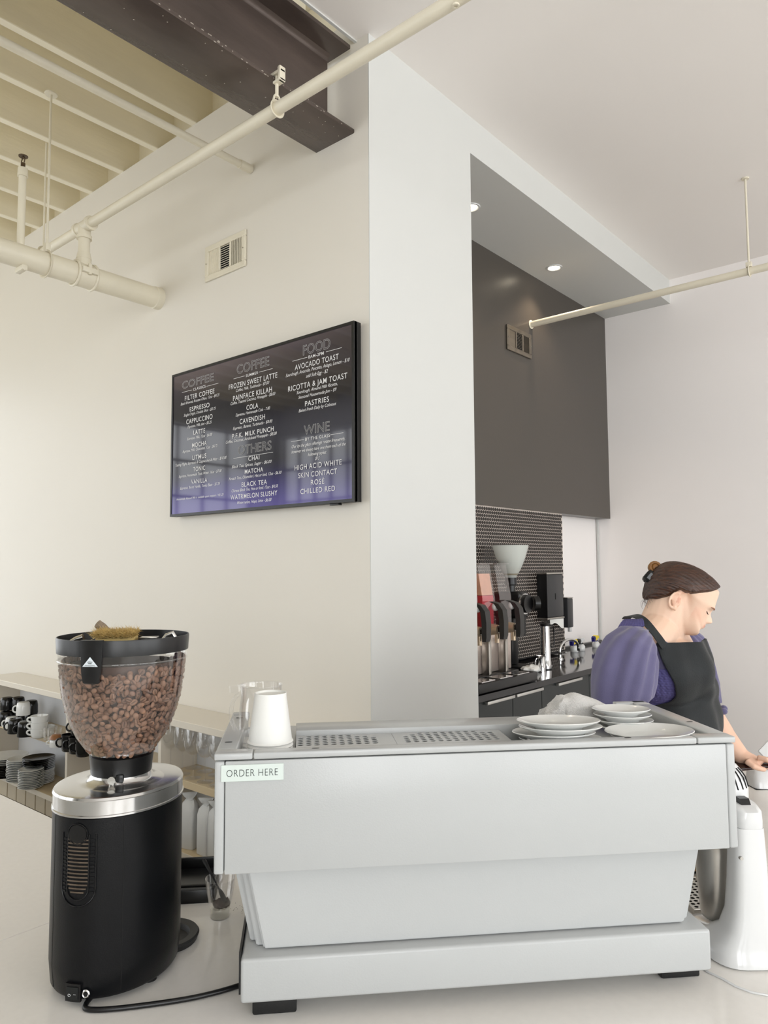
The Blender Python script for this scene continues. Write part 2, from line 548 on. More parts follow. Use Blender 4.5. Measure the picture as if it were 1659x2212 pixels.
p = thing('conduit_pipe', 'thin cream pipe running between the joists into the left wall', 'pipe', (0, 2.617, 3.565))
MB().cyl((RX, 0, 0), (XA, 0, 0), 0.0165, seg=24).obj('pipe', PIPE, p, 40)
MB().cyl((XA - 0.07, 0, 0), (XA - 0.004, 0, 0), 0.0205, seg=24).obj('wall_collar', PIPE, p, 35)

p = thing('right_sprinkler_pipe', 'cream pipe running out of the dark wall, hung on one rod', 'pipe', (4.345, 0, 3.335))
MB().cyl((0, RY + .05, 0), (0, YD + 0.01, 0), 0.021, seg=28).obj('pipe', PIPE, p, 40)
MB().lathe([(0, 0), (.03, 0), (.03, .004), (.021, .006)], 24, M=Matrix.Translation((0, YD - 0.001, 0)) @ Matrix.Rotation(PI / 2, 4, 'X')).obj('wall_collar', PIPE, p, 35)
MB().cyl((0, 1.035, 0.02), (0, 1.035, CEIL - 3.335), 0.006, seg=12).lathe([(0, 0), (.02, 0), (.02, -.006), (0, -.008)], 16, c=(0, 1.035, CEIL - 3.335)).tube([(0.026 * math.cos(a), 1.035, 0.026 * math.sin(a)) for a in [i * PI / 12 for i in range(25)]], 0.0035, 6, flat=2.5).box(-.012, .012, 1.02, 1.05, .022, .05, bev=.002).obj('hanger', PIPE, p, 35)


# ---------------------------------------------------------------- air vents
def vent(name, label, M, m, w_, h_, dark_left=True):
    # local x along the wall, local z up, local -y out of the wall
    v = tag(bpy.data.objects.new(name, None), label, 'vent'); COL.objects.link(v); v.matrix_world = M
    fr = MB()
    def bar(x0, x1, z0, z1): fr.box(x0, x1, -0.012, 0.0, z0, z1, bev=0.003, seg=1)
    e = 0.028
    bar(-w_ / 2, w_ / 2, -h_ / 2, -h_ / 2 + e); bar(-w_ / 2, w_ / 2, h_ / 2 - e, h_ / 2)
    bar(-w_ / 2, -w_ / 2 + e, -h_ / 2 + e, h_ / 2 - e); bar(w_ / 2 - e, w_ / 2, -h_ / 2 + e, h_ / 2 - e)
    x0, x1 = -w_ / 2 + e, w_ / 2 - e
    t = (x1 - x0) / 3
    for k in (1, 2): bar(x0 + t * k - 0.006, x0 + t * k + 0.006, -h_ / 2 + e, h_ / 2 - e)
    fr.obj('frame', m, v, 30)
    MB().box(x0 - .005, x1 + .005, -0.0015, 0.004, -h_ / 2 + e - .005, h_ / 2 - e + .005).obj('duct', SLOT, v, 0)
    z0, z1 = -h_ / 2 + e, h_ / 2 - e
    for k in (0, 2):
        s0 = None
        for i in range(7):
            xx = x0 + t * k + t * (i + 0.5) / 7
            if s0 is None:
                s0 = MB().box(-0.0012, 0.0012, -0.0062, 0.0062, z0, z1, M=Matrix.Rotation(1.42 if k == 0 else 0.2, 4, 'Z')).obj('slat', m, v, 0, (xx, -0.004, 0))
            else:
                c = s0.copy(); COL.objects.link(c); c.parent = v; c.location = (xx, -0.004, 0)
    s0 = None
    for i in range(11):
        zz = z0 + (z1 - z0) * (i + 0.5) / 11
        if s0 is None:
            s0 = MB().box(x0 + t + .006, x0 + 2 * t - .006, -0.005, 0.005, -0.001, 0.001, M=Matrix.Rotation(0.5, 4, 'X')).obj('slat', m, v, 0, (0, -0.005, zz))
        else:
            c = s0.copy(); COL.objects.link(c); c.parent = v; c.location = (0, -0.005, zz)
    for q in (-1, 1): MB().cyl((q * (w_ / 2 - .014), -0.015, 0), (q * (w_ / 2 - .014), -0.011, 0), .003, seg=8).obj('screw', SATIN, v, 35)
    return v


vent('air_vent', 'white slatted air vent high on the cream wall above the menu screen', Matrix.Translation((XA - 0.001, 2.80, 3.197)) @ Matrix.Rotation(-PI / 2, 4, 'Z'), PIPE, 0.312, 0.175)
vent('air_vent', 'small metal air vent on the dark wall below the pipe', Matrix.Translation((4.175, YD - 0.001, 3.175)), mat('worn_bronze', '8a8174', 0.3, metal=0.8, var=.3, vs=20), 0.31, 0.165)

# ---------------------------------------------------------------- recessed downlights in the soffit
LAMPM = mat('lit_lamp', 'fff6e0', 0.5, emit='fff1d6', es=14.0)
for i, (x, y, lab) in enumerate(((4.353, 2.222, 'lit round downlight in the middle of the soffit underside'), (3.298, 2.178, 'lit round downlight half hidden by the white pillar edge'))):
    d = thing('downlight', lab, 'downlight', (x, y, SOF), 0, 'recessed downlights in the soffit')
    MB().lathe([(0.036, -0.001), (0.042, -0.006), (0.052, -0.005), (0.054, -0.0005), (0.036, -0.0005)], 32).obj('trim_ring', WHITEP, d, 40)
    MB().lathe([(0, -0.0015), (0.037, -0.0015), (0.037, -0.0005), (0, -0.0005)], 32).obj('lamp', LAMPM, d, 40)
    l = bpy.data.lights.new('downlight_beam', 'SPOT'); l.energy = 16; l.color = (1, .80, .6); l.spot_size = 1.9; l.spot_blend = 0.7; l.shadow_soft_size = 0.035
    lo = bpy.data.objects.new('downlight_beam', l); lo.location = (x, y, SOF - 0.02); COL.objects.link(lo)

# ---------------------------------------------------------------- menu screen
MENU = [
    ('COFFEE', 0.084, 0.338, 2.587, 0.0362, 'o'),
    ('CLASSICS', 0.179, 0.278, 2.563, 0.0132, 'b'),
    ('FILTER COFFEE', 0.109, 0.346, 2.525, 0.0228, 'b'),
    ('Batch Brewed, Rotates Often, 12oz - $4.25', 0.076, 0.386, 2.506, 0.0132, 'i'),
    ('ESPRESSO', 0.151, 0.309, 2.465, 0.0215, 'b'),
    ('Single Origin, Double Shot - $3.75', 0.103, 0.359, 2.446, 0.0131, 'i'),
    ('CAPPUCCINO', 0.125, 0.334, 2.406, 0.0227, 'b'),
    ('Espresso, Milk, 6oz - $5.25', 0.136, 0.329, 2.385, 0.0131, 'i'),
    ('LATTE', 0.184, 0.278, 2.347, 0.0214, 'b'),
    ('Espresso, Milk, 12oz - $6.00', 0.134, 0.335, 2.326, 0.0131, 'i'),
    ('MOCHA', 0.175, 0.291, 2.286, 0.0213, 'b'),
    ('Espresso, Milk, Chocolate, 12oz - $6.75', 0.098, 0.376, 2.268, 0.013, 'i'),
    ('LITMUS', 0.179, 0.29, 2.226, 0.0213, 'b'),
    ('Tasting Flight, Espresso & Cappuccino & Filter - $10.00', 0.037, 0.442, 2.206, 0.013, 'i'),
    ('TONIC', 0.188, 0.284, 2.169, 0.0212, 'b'),
    ('Espresso, Homemade Tonic Water, 16oz - $7.00', 0.07, 0.408, 2.148, 0.0129, 'i'),
    ('VANILLA', 0.174, 0.301, 2.11, 0.0211, 'b'),
    ('Espresso, Burnt Vanilla, Tonka Bean - $7.25', 0.082, 0.398, 2.089, 0.0129, 'i'),
    ('Homemade Almond Milk is available upon request / +$1.25', 0.052, 0.426, 2.038, 0.0105, 'i'),
    ('COFFEE', 0.512, 0.734, 2.586, 0.0419, 'o'),
    ('SUMMER', 0.578, 0.663, 2.561, 0.0123, 'b'),
    ('FROZEN SWEET LATTE', 0.455, 0.789, 2.523, 0.0233, 'b'),
    ('Coffee, Milk, Turbinado - $7.00', 0.507, 0.736, 2.504, 0.0133, 'i'),
    ('PAINFACE KILLAH', 0.487, 0.755, 2.466, 0.0233, 'b'),
    ('Coffee, Toasted Coconut, Pineapple - $8.00', 0.469, 0.776, 2.449, 0.0133, 'i'),
    ('COLA', 0.584, 0.664, 2.41, 0.0221, 'b'),
    ('Espresso, Homemade Cola - 7.00', 0.508, 0.744, 2.391, 0.0133, 'i'),
    ('CAVENDISH', 0.537, 0.71, 2.353, 0.0221, 'b'),
    ('Espresso, Banana, Turbinado - $8.00', 0.489, 0.759, 2.332, 0.0132, 'i'),
    ('P.F.K. MILK PUNCH', 0.483, 0.767, 2.293, 0.0209, 'b'),
    ('Coffee, Coconut, Acidulated Pineapple - $8.00', 0.436, 0.787, 2.275, 0.0132, 'i'),
    ('OTHERS', 0.526, 0.752, 2.215, 0.0393, 'o'),
    ('CHAI', 0.6, 0.675, 2.18, 0.0196, 'b'),
    ('Black Tea, Spices, Sugar - $6.00', 0.483, 0.756, 2.157, 0.0131, 'i'),
    ('MATCHA', 0.575, 0.7, 2.124, 0.0196, 'b'),
    ('Nroach Teas, Okumidori, Hot or Iced, 12oz - $6.50', 0.463, 0.82, 2.104, 0.013, 'i'),
    ('BLACK TEA', 0.554, 0.725, 2.067, 0.0206, 'b'),
    ('Chinese Black Tea, Hot or Iced, 12oz - $4.50', 0.483, 0.797, 2.048, 0.013, 'i'),
    ('WATRMELON SLUSHY', 0.478, 0.795, 2.015, 0.0206, 'b'),
    ('Watermelon, Hops, Lime - $6.00', 0.522, 0.754, 1.992, 0.013, 'i'),
    ('FOOD', 0.948, 1.106, 2.588, 0.0421, 'o'),
    ('8AM-2PM', 0.983, 1.073, 2.568, 0.0133, 'b'),
    ('AVOCADO TOAST', 0.902, 1.157, 2.534, 0.0225, 'b'),
    ('Sourdough, Avocado, Pancetta, Asiago, Lemon - $10', 0.844, 1.216, 2.514, 0.0143, 'i'),
    ('add Soft Egg - $2', 0.969, 1.096, 2.49, 0.0143, 'i'),
    ('RICOTTA & JAM TOAST', 0.858, 1.202, 2.449, 0.0224, 'b'),
    ('Sourdough, Almond Milk Ricotta,', 0.912, 1.15, 2.43, 0.0132, 'i'),
    ('Seasonal Housemade Jam - $9', 0.923, 1.144, 2.408, 0.0132, 'i'),
    ('PASTRIES', 0.962, 1.101, 2.371, 0.0213, 'b'),
    ('Baked Fresh Daily by Colossus', 0.925, 1.142, 2.351, 0.0132, 'i'),
    ('WINE', 0.959, 1.106, 2.253, 0.0378, 'o'),
    ('BY THE GLASS', 0.965, 1.108, 2.227, 0.0131, 'b'),
    ('Our by the glass offerings rotate frequently,', 0.882, 1.189, 2.205, 0.0131, 'i'),
    ('however we always have one from each of the', 0.882, 1.194, 2.183, 0.013, 'i'),
    ('following styles:', 0.981, 1.089, 2.162, 0.013, 'i'),
    ('$15', 1.024, 1.05, 2.142, 0.013, 'i'),
    ('HIGH ACID WHITE', 0.901, 1.171, 2.11, 0.021, 'b'),
    ('SKIN CONTACT', 0.924, 1.147, 2.076, 0.021, 'b'),
    ('ROSÉ', 0.998, 1.075, 2.042, 0.0209, 'b'),
    ('CHILLED RED', 0.937, 1.136, 2.009, 0.0209, 'b'),
]
RULES = [(0.085, 0.167, 2.569), (0.285, 0.376, 2.567), (0.49, 0.569, 2.568), (0.667, 0.759, 2.567), (0.495, 0.764, 2.201), (0.886, 0.976, 2.575), (1.086, 1.174, 2.576), (0.88, 0.959, 2.233), (1.111, 1.182, 2.234)]

tv = thing('menu_screen', 'black framed wall screen showing the drinks and food menu', 'screen', (2.07, 3.156, 1.96), -PI / 2)
TW, TH = 1.241, 0.711     # local x runs left to right along the wall, local y into the wall
fr = MB()
fr.box(0, TW, 0.0, 0.012, 0, TH)
for a in ((0, TW, -0.006, 0.035, 0, 0.012), (0, TW, -0.006, 0.035, TH - 0.012, TH), (0, 0.012, -0.006, 0.035, .012, TH - .012), (TW - 0.012, TW, -0.006, 0.035, .012, TH - .012)):
    fr.box(*a)
fr.box(0.2, TW - .2, 0.012, 0.05, 0.15, TH - 0.15)
fr.obj('frame', BPLAS, tv, 0)
MB().box(TW - 0.14, TW - 0.09, 0.0, 0.02, -0.008, 0.0, bev=.002).obj('sensor', BPLAS, tv, 30)
sm = bpy.data.materials.new('menu_display'); sm.use_nodes = True
n = sm.node_tree.nodes; k = sm.node_tree.links
b = n['Principled BSDF']; b.inputs['Roughness'].default_value = 0.05; b.inputs['Base Color'].default_value = (0.008, 0.007, 0.009, 1); b.inputs['Specular IOR Level'].default_value = 0.5
tc = n.new('ShaderNodeTexCoord'); sx = n.new('ShaderNodeSeparateXYZ'); k.new(tc.outputs['Object'], sx.inputs[0])
rp = n.new('ShaderNodeValToRGB')
mr = n.new('ShaderNodeMapRange'); mr.inputs[1].default_value = 0.0; mr.inputs[2].default_value = TH
k.new(sx.outputs[2], mr.inputs[0]); k.new(mr.outputs[0], rp.inputs[0])
e = rp.color_ramp.elements
e[0].position = 0; e[0].color = srgb('4c4577'); e[1].position = 1; e[1].color = srgb('4a4044')
for pos, hx in ((0.18, '3a3568'), (0.30, '3a3a42'), (0.62, '131216'), (0.70, '1a171b'), (0.85, '4a4044')):
    q = e.new(pos); q.color = srgb(hx)
wv = n.new('ShaderNodeTexWave'); wv.wave_type = 'RINGS'; wv.inputs['Scale'].default_value = 0.8; wv.inputs['Distortion'].default_value = 3.0; wv.inputs['Detail'].default_value = 0.5
mpn = n.new('ShaderNodeMapping'); mpn.inputs['Location'].default_value = (0.25, 0, 0.2); k.new(tc.outputs['Object'], mpn.inputs[0]); k.new(mpn.outputs[0], wv.inputs[0])
mm = n.new('ShaderNodeMapRange'); mm.inputs[3].default_value = 0.35; mm.inputs[4].default_value = 1.25; k.new(wv.outputs[1], mm.inputs[0])
k.new(rp.outputs[0], b.inputs['Emission Color']); k.new(mm.outputs[0], b.inputs['Emission Strength'])
scr = MB().box(0.012, TW - 0.012, -0.003, 0.0, 0.012, TH - 0.012).obj('display', sm, tv, 0)
TXT = mat('menu_lettering', '8f8e8c', 0.5, emit='d8d6d2', es=0.62)
TXTO = mat('menu_outline_lettering', '6f6e6c', 0.5, emit='a8a6a2', es=0.5)
texts = []
for s, x0, x1, z, ch, st in MENU:
    cu = bpy.data.curves.new('menu_text', 'FONT'); cu.body = s; cu.size = 1.0; cu.align_x = 'LEFT'
    if st == 'i': cu.shear = 0.35
    if st == 'b': cu.space_character = 1.12; cu.offset = 0.004
    o = bpy.data.objects.new('menu_text', cu); COL.objects.link(o); o.parent = scr
    cu.materials.append(TXTO if st == 'o' else TXT)
    texts.append((o, cu, x0, x1, z, ch, st))
bpy.context.view_layer.update()
wid = [max(t[0].dimensions.x, 0.01) for t in texts]
for t in texts:
    if t[6] == 'o':
        t[1].fill_mode = 'NONE'; t[1].bevel_depth = 0.0009 / (t[5] / 0.70); t[1].bevel_resolution = 0; t[1].resolution_u = 4
dg = bpy.context.evaluated_depsgraph_get(); dg.update()
mes = [bpy.data.meshes.new_from_object(t[0].evaluated_get(dg)) for t in texts]
for (o, cu, x0, x1, z, ch, st), wd, me in zip(texts, wid, mes):
    hs = ch / 0.70
    bpy.data.objects.remove(o)
    me.materials.clear(); me.materials.append(TXTO if st == 'o' else TXT)
    o = bpy.data.objects.new('menu_text', me); COL.objects.link(o); o.parent = scr
    o.rotation_euler = (PI / 2, 0, 0)
    o.location = (x0, -0.0045, z - 1.96)
    o.scale = ((x1 - x0) / wd, hs, hs if st == 'o' else 1)
for x0, x1, z in RULES: MB().box(x0, x1, -0.0042, -0.003, z - 1.96, z - 1.96 + 0.0013).obj('menu_rule', TXT, scr, 0)
# ================================================================= front counter and machine frame
MO = Vector((0.901, 1.091, 0.9))
MROT = math.radians(-42.94)
MXV = Vector((math.cos(MROT), math.sin(MROT), 0)); MYV = Vector((-math.sin(MROT), math.cos(MROT), 0))
CT = 0.90


def mw(m, s, z=0.0):
    return MO + MXV * m + MYV * s + Vector((0, 0, z))


def mxy(m, s):
    p = mw(m, s); return (p.x, p.y)


fc = thing('front_counter', 'white quartz counter with a diagonal corner carrying the espresso machine', 'counter', (0.6, 0.6, 0))
Lc = Vector((0.6, 0.6, 0))
diagA = (1.16, mw(-0.29, 0.707).y)
# two slabs meeting in a fine seam
seam = 1.725
slabA = [(0.15, 4.6), (0.15, seam + .0008), (1.155, seam + .0008)] + [(1.16, seam + .1), (1.16, 4.6)]
pm = mxy(-0.29, 0.707)
slabB = [(0.15, seam - .0008), (0.15, 1.2), (0.62, 0.55), (1.1, -0.3), (3.4, -0.3), (3.4, 1.25), mxy(1.63, 1.32), mxy(1.44, 0.95), mxy(1.36, 0.707), (1.257, 1.722), (1.25, seam - .0008)]
slabA = [(0.15, 4.6), (0.15, seam + .0008), (1.2505, seam + .0008), (1.16, 1.83), (1.16, 4.6)]
MB().prism([(x - .6, y - .6) for x, y in slabA], CT - 0.03, CT, bev=0.0015, seg=1).obj('worktop_slab', QUARTZ, fc, 30)
MB().prism([(x - .6, y - .6) for x, y in slabB], CT - 0.03, CT, bev=0.0015, seg=1).obj('worktop_slab', QUARTZ, fc, 30)
insetB = [(0.2, 1.25), (0.67, 0.6), (1.15, -0.2), (3.35, -0.2), (3.35, 1.1), mxy(1.68, 1.22), mxy(1.50, 0.92), mxy(1.40, 0.66), (1.11, 1.80), (1.11, 4.55), (0.2, 4.55)]
MB().prism([(x - .6, y - .6) for x, y in insetB], 0.08, CT - 0.031).obj('counter_base', WALL, fc, 0)
MB().prism([(x - .6, y - .6) for x, y in [(0.24, 1.3), (0.72, 0.65), (1.2, -0.15), (3.3, -0.15), (3.3, 0.95), mxy(1.60, 0.92), mxy(1.43, 0.62), (1.07, 1.80), (1.07, 4.5), (0.24, 4.5)]], 0.001, 0.08).obj('plinth', BLACK, fc, 0)

# ================================================================= espresso machine
em = thing('espresso_machine', 'wide white espresso machine seen from behind, flared legs on the counter', 'coffee machine', MO, MROT)
BW = 0.866
# feet
for m0, s0 in ((0.0, 0.0), (0.79, 0.02), (0.0, 0.40), (0.79, 0.40)):
    MB().box(m0, m0 + 0.08, s0, s0 + 0.06, 0, 0.045, bev=0.004).obj('foot', RUBBER, em, 30)
# base tray
MB().box(-0.019, BW, -0.032, 0.50, 0.0385, 0.1145, bev=0.006, seg=3).obj('base', WHITE, em, 40)
MB().box(-0.0235, -0.0195, -0.012, 0.49, 0.045, 0.118).obj('side_gasket', BPLAS, em, 0)
# lower back panel, tapering towards the base
def panel(name, tl, tr, bl, br, z1, z0, s0, s1, m=WHITE, bev=0.003):
    # trapezoid facing -y
    mb = MB()
    vs = [(bl, s0, z0), (br, s0, z0), (tr, s0, z1), (tl, s0, z1), (bl, s1, z0), (br, s1, z0), (tr, s1, z1), (tl, s1, z1)]
    fs = [(0, 1, 2, 3), (5, 4, 7, 6), (0, 4, 5, 1), (1, 5, 6, 2), (2, 6, 7, 3), (3, 7, 4, 0)]
    bv, bf = mb._add(vs, fs)
    if bev: bmesh.ops.bevel(mb.b, geom=list({e for f in bf for e in f.edges}), offset=bev, segments=2, affect='EDGES')
    return mb.obj(name, m, em, 40)


panel('lower_back_panel', -0.014, 0.862, 0.020, 0.828, 0.275, 0.1175, -0.005, 0.012)
for s in (0, 1):
    def mir(v): return v if s == 0 else 0.848 - v
    a = [mir(-0.026), mir(0.06), mir(0.006), mir(0.09)]
    if s: a = [a[1], a[0], a[3], a[2]]
    panel('leg_cover', *a, 0.275, 0.1165, 0.012, 0.03, bev=0.002)
    a = [mir(-0.042), mir(0.05), mir(-0.006), mir(0.08)]
    if s: a = [a[1], a[0], a[3], a[2]]
    panel('side_leg', *a, 0.275, 0.1175, 0.03, 0.20, bev=0.002)
# upper body and its panels
UB0, UB1, SF, SB = -0.066, 0.918, -0.05, 0.31
MB().box(UB0 + .018, UB1 - .018, SF + .006, 0.24, 0.272, 0.421, bev=0.002).obj('body', WHITE, em, 40)
MB().box(-0.0475, 0.8995, SF - 0.002, SF + 0.008, 0.270, 0.4655, bev=0.0025).obj('upper_back_panel', WHITE, em, 40)
for x0, x1 in ((UB0, -0.0485), (0.9005, UB1)):
    MB().box(x0, x1, SF - .001, SB, 0.270, 0.4655, bev=0.004, seg=3).obj('side_panel', WHITE, em, 40)
# tray floor
MB().box(-0.045, 0.897, 0.20, 0.295, 0.422, 0.4285).obj('rear_tray', WHITE, em, 0)


def perforated(name, x0, x1, y0, y1, nx, ny, r, z, m, parent, mask=None, thick=0.0015, stag=False):
    mb = MB()
    dx, dy = (x1 - x0) / nx, (y1 - y0) / ny
    for i in range(nx):
        for j in range(ny):
            a0, a1, b0, b1 = x0 + i * dx, x0 + (i + 1) * dx, y0 + j * dy, y0 + (j + 1) * dy
            if mask and not mask(i, j):
                mb._add([(a0, b0, z), (a1, b0, z), (a1, b1, z), (a0, b1, z)], [(0, 1, 2, 3)]); continue
            cx, cy = (a0 + a1) / 2, (b0 + b1) / 2
            N = 12
            sq, ci, cb = [], [], []
            for k in range(N):
                an = 2 * PI * k / N + PI / 12 * 0
                cs, sn = math.cos(an), math.sin(an)
                q = 1 / max(abs(cs), abs(sn))
                sq.append((cx + cs * q * dx / 2, cy + sn * q * dy / 2, z))
                ci.append((cx + cs * r, cy + sn * r, z)); cb.append((cx + cs * r, cy + sn * r, z - thick))
            # make the square corners exact
            cr = [(a1, b1, z), (a0, b1, z), (a0, b0, z), (a1, b0, z)]
            fs = []
            vs = sq + ci + cb + cr
            for k in range(N):
                l = (k + 1) % N
                fs.append((k, l, N + l, N + k)); fs.append((N + k, N + l, 2 * N + l, 2 * N + k))
            for q, (k1, k2) in enumerate(((1, 2), (4, 5), (7, 8), (10, 11))):
                fs.append((k1, 3 * N + q, k2))
            mb._add(vs, fs)
    bmesh.ops.remove_doubles(mb.b, verts=mb.b.verts[:], dist=1e-5)
    return mb.obj(name, m, parent, 0)


MB().box(-0.045, 0.897, -0.03, 0.20, 0.4215, 0.4285).obj('tray_cavity', SLOT, em, 0)
MB().box(0.077, 0.50, 0.026, 0.129, 0.440, 0.4642).obj('grate_box', SLOT, em, 0)
def msk(i, j):
    return not (i < 2 and j > 3) and not (i in (2, 3) and j > 4) and i < 11
perforated('cup_grate', 0.077, 0.272, 0.028, 0.128, 12, 7, 0.0060, 0.466, WHITE, em, lambda i, j: 0 <= i < 10 and 0 < j < 7 and not (j == 6 and i in (0, 7, 8, 9)) and not (j == 5 and i > 8))
perforated('cup_grate', 0.2725, 0.50, 0.028, 0.128, 14, 7, 0.0058, 0.466, WHITE, em, lambda i, j: 0 < i < 13 and 0 < j < 7 and not (j == 6 and i in (1, 2, 11, 12)) and not (j == 5 and i in (1,)))
MB().box(0.501, 0.885, -0.021, 0.29, 0.429, 0.440, bev=.001).obj('cup_tray', WHITE, em, 30)
MB().box(-0.045, 0.076, -0.021, 0.29, 0.429, 0.4528, bev=.001).obj('cup_tray', WHITE, em, 30)
for q in (0.862, 0.874):
    MB().box(q, q + .005, -0.017, 0.285, 0.4402, 0.456, bev=.001).obj('tray_rail', WHITE, em, 30)
# raised band behind the grates
MB().box(0.0765, 0.57, 0.130, 0.205, 0.4405, 0.4765, bev=0.002).obj('rear_band', WHITE, em, 40)
# rim frame: front bar and corner caps, side arms
ZR0, ZR1 = 0.4675, 0.4795
rim = [(0.002, 0.840, SF - .004, -0.022), (UB0 - .001, 0.0005, SF - .004, -0.018), (0.8415, UB1 + .001, SF - .004, -0.018)]
for i, (x0, x1, y0, y1) in enumerate(rim):
    MB().box(x0, x1, y0, y1, ZR0, ZR1, bev=0.003, seg=3).box(x0 + .002, x1 - .002, y1 - .006, y1 - .002, .43, ZR0).obj('rim_bar', WHITE, em, 40)
for x0, x1 in ((UB0 - .001, -0.03), (0.883, UB1 + .001)):
    MB().box(x0, x1, -0.0175, SB - 0.02, ZR0 - .03, ZR1 - .0003, bev=0.003, seg=3).obj('rim_arm', WHITE, em, 40)
    MB().box(x0, x1, SB - 0.019, SB + .02, ZR0 - .004, ZR1, bev=0.003, seg=3).obj('rim_corner', WHITE, em, 40)
MB().box(0.84, UB1, SB + .002, SB + .022, ZR0 - .004, ZR1, bev=0.003, seg=3).obj('rim_corner', WHITE, em, 40)
for sx_, sy_ in ((-0.050, 0.035), (-0.048, 0.262), (0.71, -0.035), (0.902, 0.085), (0.113, -0.035)):
    MB().prism([(sx_ + .007 * math.cos(a), sy_ + .0022 * math.sin(a)) for a in [i * PI / 8 for i in range(16)]], ZR1 - .001, ZR1 + .0004).obj('rim_slot', SLOT, em, 0)
# barista side: drip tray, groups
MB().box(0.02, 0.83, 0.22, 0.49, 0.1146, 0.13, bev=.003).obj('drip_tray', SATIN, em, 30)
for gx in (0.16, 0.42, 0.68):
    g = MB().lathe([(0, .0), (.036, .0), (.04, .01), (.04, .05), (.03, .07), (0, .07)], 24, c=(gx, 0.33, 0.28))
    g.obj('group_head', CHROME, em, 40)
MB().box(0.02, 0.83, 0.20, 0.238, 0.13, 0.275, bev=.003).obj('backsplash', SATIN, em, 30)

# sign
sg = thing('order_sign', 'small pale ORDER HERE sign on the back of the espresso machine', 'sign', mw(0.0, SF - .0022, 0.445), MROT)
SIGNM = mat('pale_mint_card', 'c9d3ce', 0.35, var=.01)
MB().box(-0.0545, 0.0555, -0.0022, 0, -0.0145, 0.0145, bev=.0006, seg=1).obj('card', SIGNM, sg, 30)
cu = bpy.data.curves.new('t', 'FONT'); cu.body = 'ORDER HERE'; cu.size = 1; cu.space_character = 1.1; cu.offset = -0.014
o = bpy.data.objects.new('t', cu); COL.objects.link(o)
bpy.context.view_layer.update(); wd = o.dimensions.x
me = bpy.data.meshes.new_from_object(o.evaluated_get(bpy.context.evaluated_depsgraph_get())); bpy.data.objects.remove(o)
o = link('lettering', me, INK, sg, 0); o.rotation_euler = (PI / 2, 0, 0); o.location = (-0.0455, -0.0026, -0.0058); o.scale = (0.090 / wd, 0.0125 / 0.70, 1)

# ================================================================= bean grinder
GC = mw(-0.283, 0.19)
g = thing('coffee_grinder', 'large black coffee grinder with a bean-filled clear hopper', 'grinder', GC, MROT)
def oval(r, z, off=0.0, n=64):
    out = []
    for i in range(n):
        a = 2 * PI * i / n
        k = 0.108 + r; l = 0.125 + r      # slightly longer along its own axis
        x, y = k * math.cos(a), l * math.sin(a)
        t = math.radians(-32)
        out.append(Vector((x * math.cos(t) - y * math.sin(t), x * math.sin(t) + y * math.cos(t), z)))
    return out
K = 0.0045
rings = [oval(K - .012, 0.010), oval(K - .004, .012), oval(K, .018), oval(K + .004, .06), oval(K + .004, 0.339), oval(K + 0.001, 0.341)]
MB().loft(rings).obj('body', BLACK, g, 40)
MB().loft([oval(K + .003, 0.3405), oval(K + .0065, .3412), oval(K + .0065, .3445), oval(K + .0045, .3455), oval(K + .0045, .3705), oval(K + .0055, .372), oval(K + .003, .3765), oval(K - .004, .3785), oval(K - .05, .3788)]).obj('top_plate', ALU, g, 25)
for i in range(3):
    a = [200, 330, 80][i]
    MB().cyl((0.085 * math.cos(math.radians(a)), 0.085 * math.sin(math.radians(a)), 0), (0.085 * math.cos(math.radians(a)), 0.085 * math.sin(math.radians(a)), 0.011), 0.014).obj('foot', RUBBER, g, 35)
# aluminium throat and collar
HX, HY = 0.003, -0.003
MB().lathe([(.085, .3786), (.070, .381), (.062, .386), (.058, .396), (.058, .402)], 48, c=(HX, HY, 0)).obj('throat', ALU, g, 60)
MB().lathe([(.0, .394), (.059, .394), (.060, .398), (.0605, .410), (.063, .430), (.060, .432), (.0, .432)], 48, c=(HX, HY, 0)).obj('collar', BPLAS, g, 40)
MB().cyl((HX - .004, -.070, .3925), (HX - .004, -.055, .3925), .0075, seg=20).box(HX - .0085, HX + .0005, -.0712, -.070, .3918, .3932).obj('lock_screw', SATIN, g, 35)
MB().box(HX + .003, HX + .018, -.066, -.055, .387, .402, bev=.003).obj('latch', BPLAS, g, 35)
# clear hopper (outer profile r(z))
HP = [(0.060, 0.432), (0.0665, 0.438), (0.0765, 0.452), (0.089, 0.470), (0.1005, 0.494), (0.1105, 0.522), (0.1185, 0.555), (0.1235, 0.59), (0.1265, 0.625), (0.128, 0.650)]
def hop_r(z): return interp([(b, a) for a, b in HP], z)
MB().lathe(HP, 72, c=(HX, HY, 0)).obj('hopper', ACRY, g, 180)
MB().lathe([(0.1275, 0.622), (0.1292, 0.623), (0.1292, 0.6255), (0.1275, 0.6265)], 72, c=(HX, HY, 0)).obj('hopper_seam', glassmat('acrylic_edge', fac=1.5, tint=.9), g, 60)
MB().lathe([(0.126, 0.640), (0.1295, 0.640), (0.1312, 0.668), (0.1305, 0.671), (0.1285, 0.671), (0.127, 0.652), (0.0, 0.650)], 72, c=(HX, HY, 0)).obj('lid', BPLAS, g, 40)
